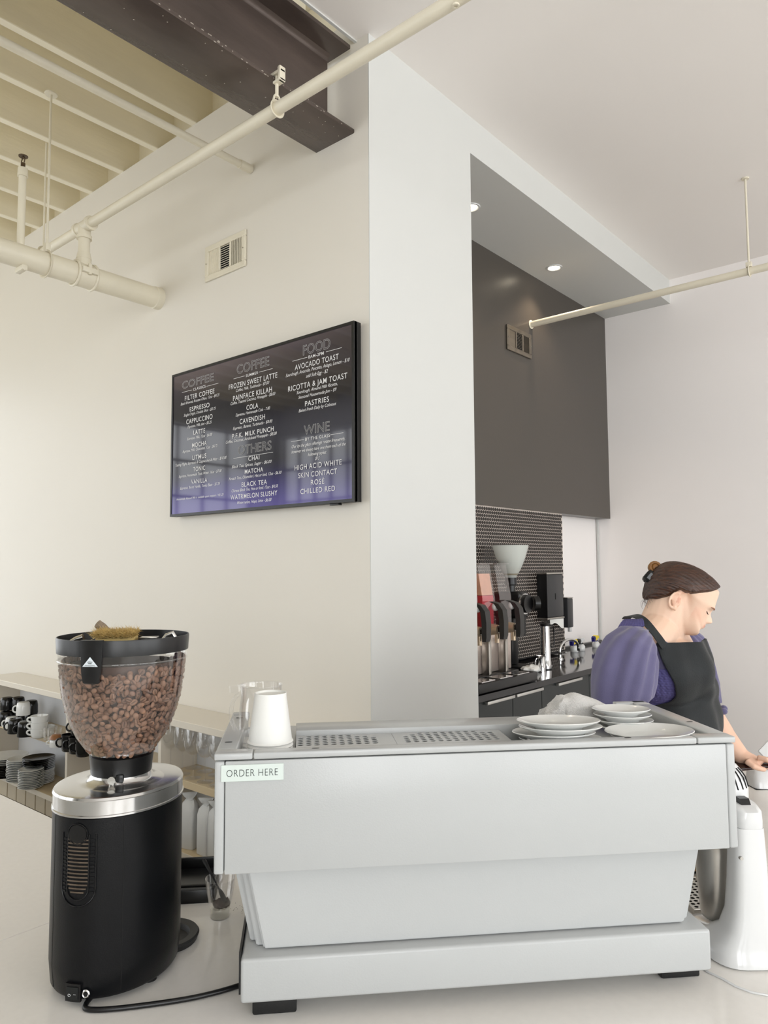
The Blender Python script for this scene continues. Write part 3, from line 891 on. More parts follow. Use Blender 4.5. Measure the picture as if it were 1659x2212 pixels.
# front tongue with triangular badge: wraps the ring at this azimuth
TA = math.radians(-104)
def ring_pt(a, r, z): return Vector((HX + r * math.cos(a), HY + r * math.sin(a), z))
tg = MB()
W2 = [(0.6725, .175, .1325), (0.640, .165, .1325), (0.612, .148, .1322), (0.592, .125, .131), (0.5895, .10, .129)]
tg.loft([[ring_pt(TA - w_, r, z), ring_pt(TA - w_ / 2, r + .001, z), ring_pt(TA, r + .0013, z), ring_pt(TA + w_ / 2, r + .001, z), ring_pt(TA + w_, r, z), ring_pt(TA + w_, r - .006, z), ring_pt(TA - w_, r - .006, z)] for z, w_, r in W2])
tg.obj('lid_tongue', BPLAS, g, 30)
BADGE = mat('badge_white', 'd8e0e6', .35); 
def bpt(u, v, e=0.0): return ring_pt(TA + u / 0.133, 0.1345 + e, 0.632 + v)
mb = MB(); mb._add([bpt(-.0155, -.009), bpt(.0155, -.009), bpt(0, .0095)], [(0, 1, 2)]); mb.obj('badge', BADGE, g, 0)
mb = MB()
def bline(u0, v0, u1, v1, w_=.0007):
    d = Vector((u1 - u0, v1 - v0)); nn = Vector((-d.y, d.x)).normalized() * w_ / 2
    mb._add([bpt(u0 + nn.x, v0 + nn.y, .0004), bpt(u1 + nn.x, v1 + nn.y, .0004), bpt(u1 - nn.x, v1 - nn.y, .0004), bpt(u0 - nn.x, v0 - nn.y, .0004)], [(0, 1, 2, 3)])
for dx_, h_ in ((-.005, .0035), (-.0025, .0045), (0, .0055), (.0025, .0045), (.005, .0035)): bline(dx_ * .55, -.003, dx_, -.003 + h_)
bline(-.0032, -.0032, .0032, -.0032, .0009)
mb.obj('badge_crown', INK, g, 0)
cu = bpy.data.curves.new('t', 'FONT'); cu.body = 'MAHLKÖNIG'; cu.size = 1; cu.align_x = 'CENTER'
o = bpy.data.objects.new('t', cu); COL.objects.link(o); bpy.context.view_layer.update(); wd = o.dimensions.x
me = bpy.data.meshes.new_from_object(o.evaluated_get(bpy.context.evaluated_depsgraph_get())); bpy.data.objects.remove(o)
for v in me.vertices: v.co = bpt(v.co.x * .020 / wd, -.0078 + v.co.y * .0036, .0005)
link('badge_lettering', me, INK, g, 0)
# beans: shadow core, then two layers against the wall
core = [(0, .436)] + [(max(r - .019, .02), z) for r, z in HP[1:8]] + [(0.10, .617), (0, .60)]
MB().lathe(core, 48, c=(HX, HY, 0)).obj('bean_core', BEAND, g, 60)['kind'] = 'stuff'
# bean mesh: ellipsoid with a flat furrowed face
def bean_mesh():
    mb = MB().ell((0, 0, 0), (0.0074, 0.0055, 0.0042), seg=16, rings=10)
    lay = mb.b.verts.layers.float_color.new('tint')
    for v in mb.b.verts:
        v[lay] = (1, 1, 1, 1)
        if v.co.z > 0:
            g_ = math.exp(-(v.co.y / 0.0010) ** 2) * max(0, 1 - (v.co.x / 0.0078) ** 2)
            v.co.z *= 0.62
            v.co.z -= 0.0020 * g_
            q = 1 - .62 * g_
            v[lay] = (q, q, q, 1)
    return mb
bm0 = bean_mesh(); BM = bm0.mesh('coffee_bean'); bm0.b.free()
BM.materials.append(BEAN); BM.polygons.foreach_set('use_smooth', [True] * len(BM.polygons))
bean2 = mat('roasted_bean_light', '8d6b56', 0.55, var=0.22, vs=60, spec=0.4, attr='tint')
BM2 = BM.copy(); BM2.materials.clear(); BM2.materials.append(bean2)
Minv = Matrix.Translation(GC) @ Matrix.Rotation(MROT, 4, 'Z')
toc = (Minv.inverted() @ EYE); toc.z = 0; toc.normalize()
def rnd_rot(nrm, tilt):
    z = (nrm + Vector((random.gauss(0, tilt), random.gauss(0, tilt), random.gauss(0, tilt)))).normalized()
    if random.random() < 0.62: z = -z
    x = z.orthogonal().normalized(); x = Matrix.Rotation(random.uniform(0, 2 * PI), 3, z) @ x
    y_ = z.cross(x)
    return Matrix((x, y_, z)).transposed().to_4x4()
beans = []
cells = {}
def try_pt(p, d):
    k = tuple(int(c // d) for c in p)
    for i in (-1, 0, 1):
        for j in (-1, 0, 1):
            for l in (-1, 0, 1):
                for q in cells.get((k[0] + i, k[1] + j, k[2] + l), ()):
                    if (q - p).length < d: return False
    cells.setdefault(k, []).append(p); return True
for layer, (off, tries, dd) in enumerate(((.0055, 14000, .0092), (.0125, 8000, .0096))):
    cells.clear()
    for _ in range(tries):
        z = .4385 + (.624 - .4385) * random.random() ** 0.8
        a = random.uniform(0, 2 * PI)
        ztop = .612 + .008 * math.sin(a * 2 + 1) + .006 * math.sin(a * 5)
        if z > ztop: continue
        r = hop_r(z) - off
        p_ = Vector((HX + r * math.cos(a), HY + r * math.sin(a), z))
        if try_pt(p_, dd):
            nrm = Vector((math.cos(a), math.sin(a), -0.35))
            beans.append((p_, rnd_rot(nrm, .45), layer))
beans.sort(key=lambda b: (b[2] if b[0].normalized().dot(toc) > 0.1 else 5, -(Vector((b[0].x, b[0].y, 0)).dot(toc))))
single = beans[:300]; rest = beans[300:]
for i, (p_, R_, l_) in enumerate(single):
    o = bpy.data.objects.new('coffee_bean', BM2 if random.random() < .4 else BM)
    COL.objects.link(o)
    o.matrix_world = Minv @ Matrix.Translation(p_) @ R_ @ Matrix.Scale(random.uniform(.9, 1.12), 4)
    tag(o, 'roasted brown coffee bean against the near hopper wall', 'coffee bean', 'coffee beans in the hopper')
import itertools
vs, fs = [], []
bv = [v.co.copy() for v in BM.vertices]; bf = [tuple(q.vertices) for q in BM.polygons]
for p_, R_, l_ in rest:
    Mx = Matrix.Translation(p_) @ R_ @ Matrix.Scale(random.uniform(.9, 1.12), 4)
    n0 = len(vs)
    vs += [tuple(Mx @ v) for v in bv]; fs += [tuple(i + n0 for i in q) for q in bf]
me = bpy.data.meshes.new('bean_fill'); me.from_pydata(vs, [], fs)
tl = [tuple(d.color) for d in BM.color_attributes['tint'].data]
me.color_attributes.new('tint', 'FLOAT_COLOR', 'POINT').data.foreach_set('color', [q for t_ in tl for q in t_] * len(rest))
o = link('bean_fill', me, BEAN, None, 180); o.matrix_world = Minv; o['kind'] = 'stuff'
tag(o, 'rest of the coffee beans filling the grinder hopper', 'coffee beans', 'coffee beans in the hopper')
print('beans', len(beans))


# details on the shell: project points from outside onto the oval side
def oval_pt(u, z, e=0.0):
    # u: azimuth in local frame
    t = math.radians(-32)
    k, l = 0.108 + K + .004 + e, 0.125 + K + .004 + e
    a = u - t
    rr = 1 / math.sqrt((math.cos(a) / k) ** 2 + (math.sin(a) / l) ** 2)
    return Vector((rr * math.cos(u), rr * math.sin(u), z))


def patch(mb, u0, u1, z0, z1, e0, e1, n=6):
    for i in range(n):
        a, b = lerp(u0, u1, i / n), lerp(u0, u1, (i + 1) / n)
        vs = [oval_pt(a, z0, e1), oval_pt(b, z0, e1), oval_pt(b, z1, e1), oval_pt(a, z1, e1), oval_pt(a, z0, e0), oval_pt(b, z0, e0), oval_pt(b, z1, e0), oval_pt(a, z1, e0)]
        fs = [(0, 1, 2, 3), (0, 4, 5, 1), (3, 2, 6, 7)]
        if i == 0: fs.append((0, 3, 7, 4))
        if i == n - 1: fs.append((1, 5, 6, 2))
        mb._add(vs, fs)


VU = math.radians(-110)     # azimuth of the louvre centre
LOUV = mat('dark_bronze_louvre', '6e6256', 0.35, metal=0.6, var=.35, vs=60)
# stadium outline
ol = MB()
def stad(hw, zb, zt, n=14):
    o_ = [(hw * math.cos(a), zb + hw * .133 * math.sin(a) * 1.0) for a in [PI + i * PI / n for i in range(n + 1)]]
    return o_
def outline(hw, zb, zt, r=.0012):
    pts = []
    rr = hw * .118
    for i in range(13): a = PI + i * PI / 12; pts.append((hw * math.cos(a), zb + rr * math.sin(a)))
    pts.append((hw, zt)); pts2 = [(-hw, zt)]
    return [oval_pt(VU + u, z, .0008) for u, z in pts2 + pts]
ol.tube(outline(.265, .212, .312), .0014, 6).tube(outline(.165, .212, .312), .0012, 6)
ol.tube([oval_pt(VU - .01 + .15 * math.cos(a), .312 + .019 * math.sin(a), .001) for a in [i * PI / 14 for i in range(29)]], .0013, 6)
ol.obj('louvre_outline', BPLAS, g, 60)
for i in range(15):
    z = .205 + .0068 * i
    hw = .155 if i > 2 else (.10, .13, .15)[i]
    mb = MB(); patch(mb, VU - hw, VU + hw, z, z + .0026, -.002, .0016, 5)
    mb.obj('louvre', LOUV, g, 0)
    for s in (-1, 1):
        mb = MB(); c0 = VU + s * .215; patch(mb, c0 - .028, c0 + .028, z, z + .0032, -.002, .0014, 2)
        mb.obj('side_louvre', BLACK, g, 0)
mb = MB(); mb.grid(lambda u, v: oval_pt(VU - .01 + .135 * (2 * u - 1) * math.sqrt(max(0, 1 - (2 * v - 1) ** 2)), .312 + .0175 * (2 * v - 1), .0018), 8, 10)
mb.obj('louvre_cap', BPLAS, g, 60)
for a in (-138, -73):
    MB().tube([oval_pt(math.radians(a), .020, -.004), oval_pt(math.radians(a), .06, -.0004), oval_pt(math.radians(a), .34, -.0004)], .0009, 5).obj('shell_seam', SLOT, g, 60)
# switch and button
SU = math.radians(-111)
mb = MB(); patch(mb, SU - .115, SU + .115, .012, .0435, -.002, .0028, 5); mb.obj('switch_frame', BPLAS, g, 30)
mb = MB(); patch(mb, SU - .085, SU + .085, .0165, .0385, .0, .0045, 4); mb.obj('rocker', mat('rocker_gloss', '16191a', .15), g, 30)
mk = MB()
mk.tube([oval_pt(SU - .038 + .018 * math.cos(a), .0245 + .0022 * math.sin(a), .0052) for a in [i * PI / 8 for i in range(17)]], .0004, 5)
mk.tube([oval_pt(SU + .025, .0262, .0052), oval_pt(SU + .058, .0262, .0052)], .0004, 5)
mk.obj('switch_marks', WHITEP, g, 60)
BU = SU + .185
bc, bn = oval_pt(BU, .0265, 0), (oval_pt(BU, .0265, .01) - oval_pt(BU, .0265, 0)).normalized()
RM = bn.to_track_quat('Z', 'Y').to_matrix().to_4x4()
MB().lathe([(.0045, 0), (.0075, 0), (.0078, .002), (.006, .0035), (.0045, .0028)], 20, M=Matrix.Translation(bc) @ RM).obj('button_ring', CHROME, g, 40)
MB().lathe([(0, .0035), (.004, .003), (.0045, 0)], 16, M=Matrix.Translation(bc) @ RM).obj('button', BPLAS, g, 40)
# lid of the flap at the back of the top plate and its clip
MB().loft([[Vector((-.028 + .052 * math.cos(a), .095 + .034 * math.sin(a), z)) for a in [i * PI / 16 for i in range(32)]] for z in (.3789, .3825)]).obj('top_flap', ALU, g, 30)
MB().box(-.052, -.028, .066, .082, .383, .400, bev=.003).tube([(-.055, .07, .40), (-.028, .07, .402)], .003).obj('flap_clip', ALU, g, 35)

# cord from the grinder round to the machine
cd_ = thing('power_cord', 'black power cord from the grinder across the white counter', 'cord', mw(-.30, .05, 0), MROT)
pp = [mw(-.298, .085, .012), mw(-.306, .068, .008), mw(-.305, .052, .0055), mw(-.285, .045, .0055), mw(-.25, .044, .0055), mw(-.20, .048, .0055), mw(-.14, .056, .0055), mw(-.09, .068, .0055), mw(-.035, .09, .0055), mw(.03, .13, .0055), mw(.10, .18, .0055)]
inv = (Matrix.Translation(mw(-.30, .05, 0)) @ Matrix.Rotation(MROT, 4, 'Z')).inverted()
sp = []
for a, b, c_, d in zip([pp[0]] + pp, pp, pp[1:], pp[2:] + [pp[-1]]):
    for t in (0, .25, .5, .75):
        sp.append(0.5 * ((2 * b) + (c_ - a) * t + (2 * a - 5 * b + 4 * c_ - d) * t * t + (3 * b - a - 3 * c_ + d) * t ** 3))
MB().tube([inv @ q for q in sp], .0048, 12).obj('cord', BPLAS, cd_, 180)
# ================================================================= low shelf unit along the cream wall
su = thing('shelf_unit', 'low cream shelf unit with birch shelves along the left wall', 'shelf', (0, 0, 0))
SX = 1.905
MB().box(SX - .012, XA - .001, 1.90, 4.90, 1.015, 1.046, bev=.002, seg=1).obj('top_board', SHELFT, su, 30)
MB().box(XA - .02, XA - .002, 1.90, 4.87, 0.465, 1.015).obj('back_panel', mat('white_melamine', 'd9dbde', .4), su, 0)
for yy in (4.86, 3.83, 2.965, 2.20):
    MB().box(SX, XA - .02, yy - .011, yy + .011, 0.50, 1.0149, bev=.001, seg=1).obj('divider', SHELFT, su, 0)
for a, b in ((3.842, 4.848), (2.977, 3.818), (2.212, 2.953)):
    MB().box(SX + .001, XA - .02, a, b, 0.762, 0.794, bev=.001, seg=1).obj('middle_shelf', WOOD, su, 0)
MB().box(SX - .01, XA - .002, 1.90, 4.87, 0.472, 0.4995, bev=.001, seg=1).obj('bottom_board', WOOD, su, 0)
MB().box(SX - .012, SX - .0105, 1.90, 4.87, 0.472, 0.4985).obj('edge_strip', SHELFT, su, 0)
TILE = mat('tan_tile', 'b7ab94', .3, var=.08, vs=5)
MB().box(SX + .012, XA - .01, 1.9, 4.87, 0.001, 0.471).obj('plinth', mat('brown_grout', '6b6152', .8), su, 0)
t0 = None
for r_ in range(2):
    for i in range(25):
        yy = 1.97 + i * .119
        zz = .4255 - r_ * .094
        if t0 is None: t0 = MB().box(-.006, .005, -.0565, .0565, -.044, .044, bev=.003, seg=1).obj('tile', TILE, su, 0, (SX + .006, yy, zz))
        else:
            c = t0.copy(); COL.objects.link(c); c.parent = su; c.location = (SX + .006 + random.uniform(-.001, .001), yy, zz)


def seat(px, py, z, X=None):
    q = onz(px, py, z)
    return Vector((min(q.x, 2.03) if X is None else X, q.y if q.x < 2.03 else onx(px, py, 2.03).y, z))


def mug_mesh(r, h, inner=.8, flare=1.0):
    return MB().lathe([(0, .004), (r * .72, 0), (r * .86, .004), (r * .97, h * .35), (r * flare, h), (r * flare - .003, h), (r * .93, h * .35), (r * .7, .007), (0, .007)], 24)


def mug(name, label, m, p, r=.038, h=.075, ha=PI, flip=False, group=None, flare=1.0):
    t = thing(name, label, 'mug' if 'cup' not in name else 'cup', p, ha, group)
    M = Matrix.Translation((0, 0, h)) @ Matrix.Rotation(PI, 4, 'X') if flip else Matrix.Identity(4)
    mb = mug_mesh(r, h, flare=flare); mb.b.transform(M); mb.obj('bowl', m, t, 50)
    pts = bez((r * .93, 0, h * .78), (r * 1.75, 0, h * .9), (r * 1.7, 0, h * .22), (r * .9, 0, h * .3), 12)
    hb = MB().tube(pts, .0045 * r / .038, 8); hb.b.transform(M); hb.obj('handle', m, t, 180)
    return t


LS = .7945
HA = math.radians(135)
G1 = 'mugs and cups on the left middle shelf'
for px, py, lab, m, r, h, fl in (
    (12, 1566, 'black mug at the left end of the middle shelf, bottom of the rear stack', BCER, .042, .078, True),
    (33, 1583, 'upside-down black mug left of the front black mug', BCER, .040, .080, True),
    (54, 1590, 'front upside-down black mug beside the stacked white teacups', BCER, .041, .080, True),
    (25, 1575, 'upside-down white mug squeezed between the black mugs', CERAM, .036, .070, True),
    (38, 1562, 'black mug at the back under the top black mugs', BCER, .040, .080, True),
    (66, 1566, 'black mug at the back carrying the upper right black mug', BCER, .040, .078, True)):
    mug('mug', lab, m, seat(px, py, LS), r, h, HA, fl, G1)
for px, py, dz, lab, m in (
    (14, 1562, .079, 'black mug on top of the rear left stack', BCER), (38, 1562, .081, 'black mug stacked at the back beside the shelf panel', BCER),
    (49, 1575, .081, 'upside-down white mug resting on the black mugs', CERAM), (66, 1570, .079, 'glossy black mug stacked highest in the middle', BCER)):
    p_ = seat(px, py, LS); mug('mug', lab, m, p_ + Vector((0, 0, dz)), .038, .072, HA, True, G1)
tb = seat(84, 1593, LS)
for i, lab in enumerate(('lowest white teacup of the stack of three', 'middle white teacup of the stack of three', 'top white teacup of the stack of three')):
    mug('teacup', lab, CERAM, tb + Vector((0, 0, i * .034)), .042, .050, HA, False, G1, 1.08)
mug('glass_cup', 'clear ribbed glass cup beside the white teacups', GLASS, seat(108, 1598, LS), .036, .07, HA, False, G1)
mug('glass_cup', 'clear glass cup half hidden by the hopper edge of the shelf panel', GLASS, seat(117, 1603, LS), .036, .07, HA, False, G1)
mug('teacup', 'white cup lying open behind the glass cups', CERAM, seat(100, 1588, LS) + Vector((0, 0, .0)), .042, .05, HA, False, G1, 1.08)
mug('teacup', 'small white cup under the brown wooden bowl', CERAM, seat(121, 1612, LS), .032, .038, HA, True, G1)
bo = thing('wooden_bowl', 'small brown wooden bowl upside down on a white cup', 'bowl', seat(121, 1612, LS) + Vector((0, 0, .0385)))
MB().lathe([(0, .022), (.02, .022), (.03, .012), (.034, 0), (.031, 0), (.027, .011), (0, .018)], 24).obj('bowl', mat('brown_wood', '8a5c36', .35), bo, 50)
G2 = 'black mugs beyond the shelf divider'
for i, (px, py) in enumerate(((150, 1622), (166, 1627), (181, 1633))):
    mug('mug', ('black mug with its handle showing, first past the shelf divider', 'second black mug past the shelf divider', 'third black mug past the divider, behind the hopper')[i], BCER, seat(px, py, LS), .041, .082, HA + .3, False, G2)
mug('mug', 'black mug stacked on the second mug past the divider', BCER, seat(170, 1622, LS) + Vector((0, 0, .083)), .041, .08, HA, True, G2)


def plate_mesh(r, h=.016, deep=.6):
    return MB().lathe([(0, .003), (r * .50, .003), (r * .52, 0), (r * .57, 0), (r * .60, .003), (r * .97, h - .002), (r, h), (r * .985, h + .0012), (r * .93, h - .001), (r * .62, .0065), (r * .55, .0052), (0, .0052)], 48)


def plates(n, px, py, z, r, dz, m, labf, group, cat='plate', name='plate', pos=None, jit=.002, h=.016, base=None):
    p_ = seat(px, py, z) if pos is None else Vector(pos)
    first = base
    for i in range(n):
        q = p_ + Vector((random.uniform(-jit, jit), random.uniform(-jit, jit), i * dz))
        if first is None:
            o = plate_mesh(r, h).obj(name, m, None, 50); first = o
        else:
            o = first.copy(); COL.objects.link(o)
        o.location = q
        tag(o, labf(i, n), cat, group)
    return first


def words(i): return ('lowest', 'second', 'third', 'fourth', 'fifth', 'sixth', 'seventh', 'eighth', 'ninth', 'tenth', 'eleventh', 'twelfth', 'thirteenth', 'fourteenth', 'fifteenth')[i]


LB = .500
plates(8, 12, 1676, LB, .118, .0095, BCER, lambda i, n: '%s black dinner plate in the left stack under white plates' % words(i), 'dinner plates at the left', h=.014)
p_ = seat(12, 1676, LB)
plates(4, 0, 0, 0, .120, .0095, CERAM, lambda i, n: '%s white dinner plate lying on the black plates' % words(i), 'dinner plates at the left', h=.014, pos=p_ + Vector((0, 0, 8 * .0095)))
plates(13, 46, 1688, LB, .080, .0095, CERAM, lambda i, n: '%s white plate up in the middle stack on the bottom shelf' % words(i), 'white plates in the middle stack', h=.015)
plates(9, 82, 1692, LB, .085, .0088, CERAM, lambda i, n: '%s white plate up beneath the black plates' % words(i), 'right stack on the bottom shelf', h=.013)
p_ = seat(82, 1692, LB)
plates(7, 0, 0, 0, .086, .0088, BCER, lambda i, n: '%s black plate up on the white right-hand stack' % words(i), 'right stack on the bottom shelf', h=.013, pos=p_ + Vector((0, 0, 9 * .0088)))
plates(12, 66, 1703, LB, .066, .0085, CERAM, lambda i, n: '%s white saucer up in the small front stack' % words(i), 'saucers in the small front stack', 'saucer', 'saucer', h=.013)

# wine glasses
def wine_mesh():
    return MB().lathe([(0, .002), (.034, .0008), (.036, .0), (.034, .0022), (.006, .005), (.0035, .012), (.0032, .09), (.005, .098), (.018, .105), (.034, .122), (.041, .145), (.041, .165), (.034, .215), (.0335, .215), (.0402, .165), (.0402, .145), (.033, .123), (.017, .1065), (0, .101)], 28)
wg = None
GL = (('wine glass nearest the grinder in the front row', .0), ('second wine glass from the grinder in the front row', .0))
k_ = 0
names_ = ['nearest the grinder', 'second from the grinder', 'third from the grinder', 'fourth from the grinder', 'fifth from the grinder', 'sixth from the grinder']
for row, X_ in ((0, 1.955), (1, 2.045)):
    for i in range(6):
        yy = 3.0 - .088 * i - (.04 if row else 0) - .03
        if yy < 2.3: continue
        if wg is None: o = wine_mesh().obj('wine_glass', GLASS, None, 60); wg = o
        else: o = wg.copy(); COL.objects.link(o)
        o.location = (X_ + random.uniform(-.006, .006), yy - .02, LS)
        tag(o, 'clear wine glass, %s in the %s row on the shelf' % (names_[i], 'back' if row else 'front'), 'wine glass', 'wine glasses on the shelf')
# coffee bags
BAG = mat('white_paper_bag', 'dadcdd', .6, var=.02, bump=.5, bs=25)
def bag(p, rz, label, h=.215):
    t = thing('coffee_bag', label, 'bag', p, rz, 'white bags on the bottom shelf')
    rg = []
    for z, a, b, tw in ((0, .036, .024, 0), (.004, .038, .026, 0), (.10, .039, .027, 0), (.16, .038, .026, 0), (.185, .034, .018, .1), (.20, .022, .008, .3), (.207, .014, .006, .5), (.216, .024, .008, .7), (.232, .036, .006, .8), (.234, .034, .003, .8)):
        n_ = 20
        ring = []
        for i in range(n_):
            an = 2 * PI * i / n_
            c_, s_ = math.cos(an), math.sin(an)
            x = a * math.copysign(abs(c_) ** .35, c_); y = b * math.copysign(abs(s_) ** .35, s_)
            x += .0018 * math.sin(i * 2.1 + z * 70); y += .0015 * math.cos(i * 1.7 + z * 50)
            ring.append(Vector((x * math.cos(tw) - y * math.sin(tw), x * math.sin(tw) + y * math.cos(tw), z * h / .215)))
        rg.append(ring)
    MB().loft(rg).obj('bag', BAG, t, 60)
    MB().tube([Vector((.016 * math.cos(a), .009 * math.sin(a), .203 * h / .215)) for a in [i * PI / 10 for i in range(21)]], .0016, 6).obj('tie', BAG, t, 60)
for i, (px, py) in enumerate(((440, 1863), (408, 1858), (470, 1866), (395, 1835))):
    q = onz(px, py, LB); 
    bag(Vector((min(max(q.x, 1.945), 2.06), q.y, LB)), 1.35 + .15 * i, ('white coffee bag in front, beside the white machine', 'white coffee bag next to the grinder side', 'white coffee bag mostly hidden by the machine', 'white coffee bag standing behind the front two')[i])

# ================================================================= dark coffee bar in the niche
ZB = 1.105
cb = thing('bar_counter', 'glossy black worktop over dark cabinets in the niche', 'counter', (0, 0, 0))
MB().box(2.852, XC - .002, 1.925, 2.515, ZB - .032, ZB, bev=.002, seg=1).obj('worktop', BTOP, cb, 30)
MB().box(2.852, XC - .002, 2.495, 2.518, ZB, ZB + .02, bev=.001).obj('upstand', BTOP, cb, 30)
struct(MB().box(2.852, XC - .002, 2.0, 2.51, 0.001, .098).obj('baseboard_bar', BLACK, None, 0))
HAN = mat('satin_handle', 'c9c8c4', .3, metal=.8)
G3 = 'dark cabinets under the bar counter'
for i, (x0, x1, h0, h1) in enumerate(((2.853, 3.258, 3.0, 3.252), (3.260, 3.556, 3.272, 3.545), (3.558, 4.13, 3.715, 4.005), (4.132, 4.70, 4.145, 4.43), (4.702, 5.545, 5.0, 5.3))):
    t = thing('base_cabinet', 'dark base cabinet, %s from the white pillar under the bar counter' % ('first', 'second', 'third', 'fourth', 'fifth')[i], 'cabinet', (0, 0, 0), 0, G3)
    MB().box(x0, x1, 1.965, 2.49, .10, ZB - .0325).obj('body', CABF, t, 0)
    MB().box(x0 + .0015, x1 - .0015, 1.945, 1.9645, .11, ZB - .037, bev=.001, seg=1).obj('door', CABF, t, 0)
    hb = MB().box(h0, h1, 1.925, 1.9465, ZB - .052, ZB - .0375, bev=.002).obj('handle', HAN, t, 30)

# hexagon tile panel (tiny mosaic: one joined part)
tp = thing('tile_panel', 'black hexagon mosaic panel on the niche wall', 'tile panel', (0, 0, 0))
MB().box(2.852, 4.762, 2.415, 2.519, 1.126, 2.0745).obj('grout', mat('pale_grout', 'c2b8ae', .8, var=.05), tp, 0)
vs, fs = [], []
R_ = .0119
row = 0; z = 1.126 + .012
while z < 2.066:
    x = 3.40 + (row % 2) * .01235
    while x < 4.752:
        b0 = len(vs)
        for rr, yy in ((R_, 2.4148), (R_ * .95, 2.4128)):
            for q in range(6):
                an = PI / 6 + q * PI / 3
                vs.append((x + rr * math.cos(an), yy, z + rr * math.sin(an)))
        fs.append(tuple(b0 + 6 + q for q in range(6)))
        for q in range(6): fs.append((b0 + q, b0 + (q + 1) % 6, b0 + 6 + (q + 1) % 6, b0 + 6 + q))
        x += .0247
    z += .02135; row += 1
me = bpy.data.meshes.new('mosaic'); me.from_pydata(vs, [], fs)
bmt = bmesh.new(); bmt.from_mesh(me); bmesh.ops.recalc_face_normals(bmt, faces=bmt.faces[:]); bmt.to_mesh(me); bmt.free()
o = link('mosaic', me, mat('black_mosaic', '2a2421', .22, var=.2, vs=30), tp, 0); o['kind'] = 'stuff'
# corner pipe / trim
MB().box(XC - .012, XC - .002, 2.497, 2.512, ZB + .021, 2.072).obj('trim_2', WALL, None, 0)['kind'] = 'structure'

# ---- frozen drink dispenser
fd = thing('frozen_drink_dispenser', 'frozen drink dispenser with clear tanks on the dark bar counter', 'drink dispenser', (0, 0, ZB))
MB().box(2.93, 3.47, 2.075, 2.38, .06, .285, bev=.004).obj('housing', mat('pale_steel', 'd4c6bd', .25, metal=.7), fd, 30)
MB().box(2.93, 3.47, 2.03, 2.38, 0.0, .058, bev=.004).obj('base', BPLAS, fd, 30)
MB().box(2.94, 3.50, 1.935, 2.028, 0.002, .050, bev=.006).obj('drip_tray', BPLAS, fd, 30)
for i in range(3):
    MB().box(2.98 + .165 * i, 3.10 + .165 * i, 1.945, 2.02, .0505, .055, bev=.001).obj('drip_grille', CHROME, fd, 0)
LQ = (('c8a35e', .25), ('c23a48', .165), ('9c9ca0', .0))
for i in range(3):
    x0 = 2.985 + .16 * i; x1 = x0 + .115
    def side(zb_, zt_, ins):
        f = lambda z: 2.04 + ins if z < .44 else 2.04 + ins + (z - .44) * .17
        return [Vector((x, y, z)) for z in (zb_, zt_) for x in (x0 + ins, x1 - ins) for y in (f(z), 2.36 - ins)]
    def tank(zb_, zt_, ins, name, m):
        mb = MB(); zs = [zb_] + ([.44] if zb_ < .44 < zt_ else []) + [zt_]
        rg = []
        for z in zs:
            fy = 2.04 + ins + max(0, z - .44) * .17
            rg.append([Vector((x0 + ins, fy, z)), Vector((x1 - ins, fy, z)), Vector((x1 - ins, 2.36 - ins, z)), Vector((x0 + ins, 2.36 - ins, z))])
        mb.loft(rg); return mb.obj(name, m, fd, 0)
    tank(.29, .612, 0, 'tank', ACRY)
    MB().box(x0 - .004, x1 + .004, 2.05, 2.37, .6125, .620, bev=.002).obj('tank_lid', ACRY, fd, 0)
    if LQ[i][1]:
        tank(.292, .29 + LQ[i][1], .006, 'slush', mat('slush_%d' % i, LQ[i][0], .35, var=.1, vs=20))
    if i == 1: tank(.457, .565, .006, 'foam', mat('slush_foam', 'd9a58c', .6, var=.15, vs=25))
    xc = (x0 + x1) / 2
    MB().cyl((xc, 2.038, .285), (xc, 1.985, .285), .030, .024, 20).cyl((xc, 1.995, .30), (xc, 1.995, .22), .012, seg=12).obj('spout', mat('beige_metal', 'c7b39a', .3, metal=.7), fd, 35)
    hp = []
    for y_, z_, wd_, th in ((2.02, .425, .020, .010), (1.985, .415, .021, .013), (1.962, .385, .021, .014), (1.955, .33, .021, .014), (1.955, .26, .020, .013), (1.958, .24, .018, .010)):
        hp.append([Vector((xc - wd_, y_ - th, z_)), Vector((xc + wd_, y_ - th, z_)), Vector((xc + wd_, y_ + th, z_)), Vector((xc - wd_, y_ + th, z_))])
    MB().loft(hp).obj('tap_handle', mat('grey_black_plastic', '2b2a29', .4), fd, 30)
    MB().ell((xc - .005, 2.0, .40), (.018, .018, .022)).obj('tap_knob', WHITEP, fd, 60)
    MB().cyl((xc, 2.0, .285), (xc + .022, 1.985, .285), .02, .024).obj('tap_disc', CHROME, fd, 40)
    MB().box(x0 + .035, x0 + .060, 2.03, 2.074, .055, .235, bev=.002).obj('post', SATIN, fd, 30)
MB().box(3.20, 3.215, 2.05, 2.074, .12, .23).obj('side_cord', BPLAS, fd, 0)

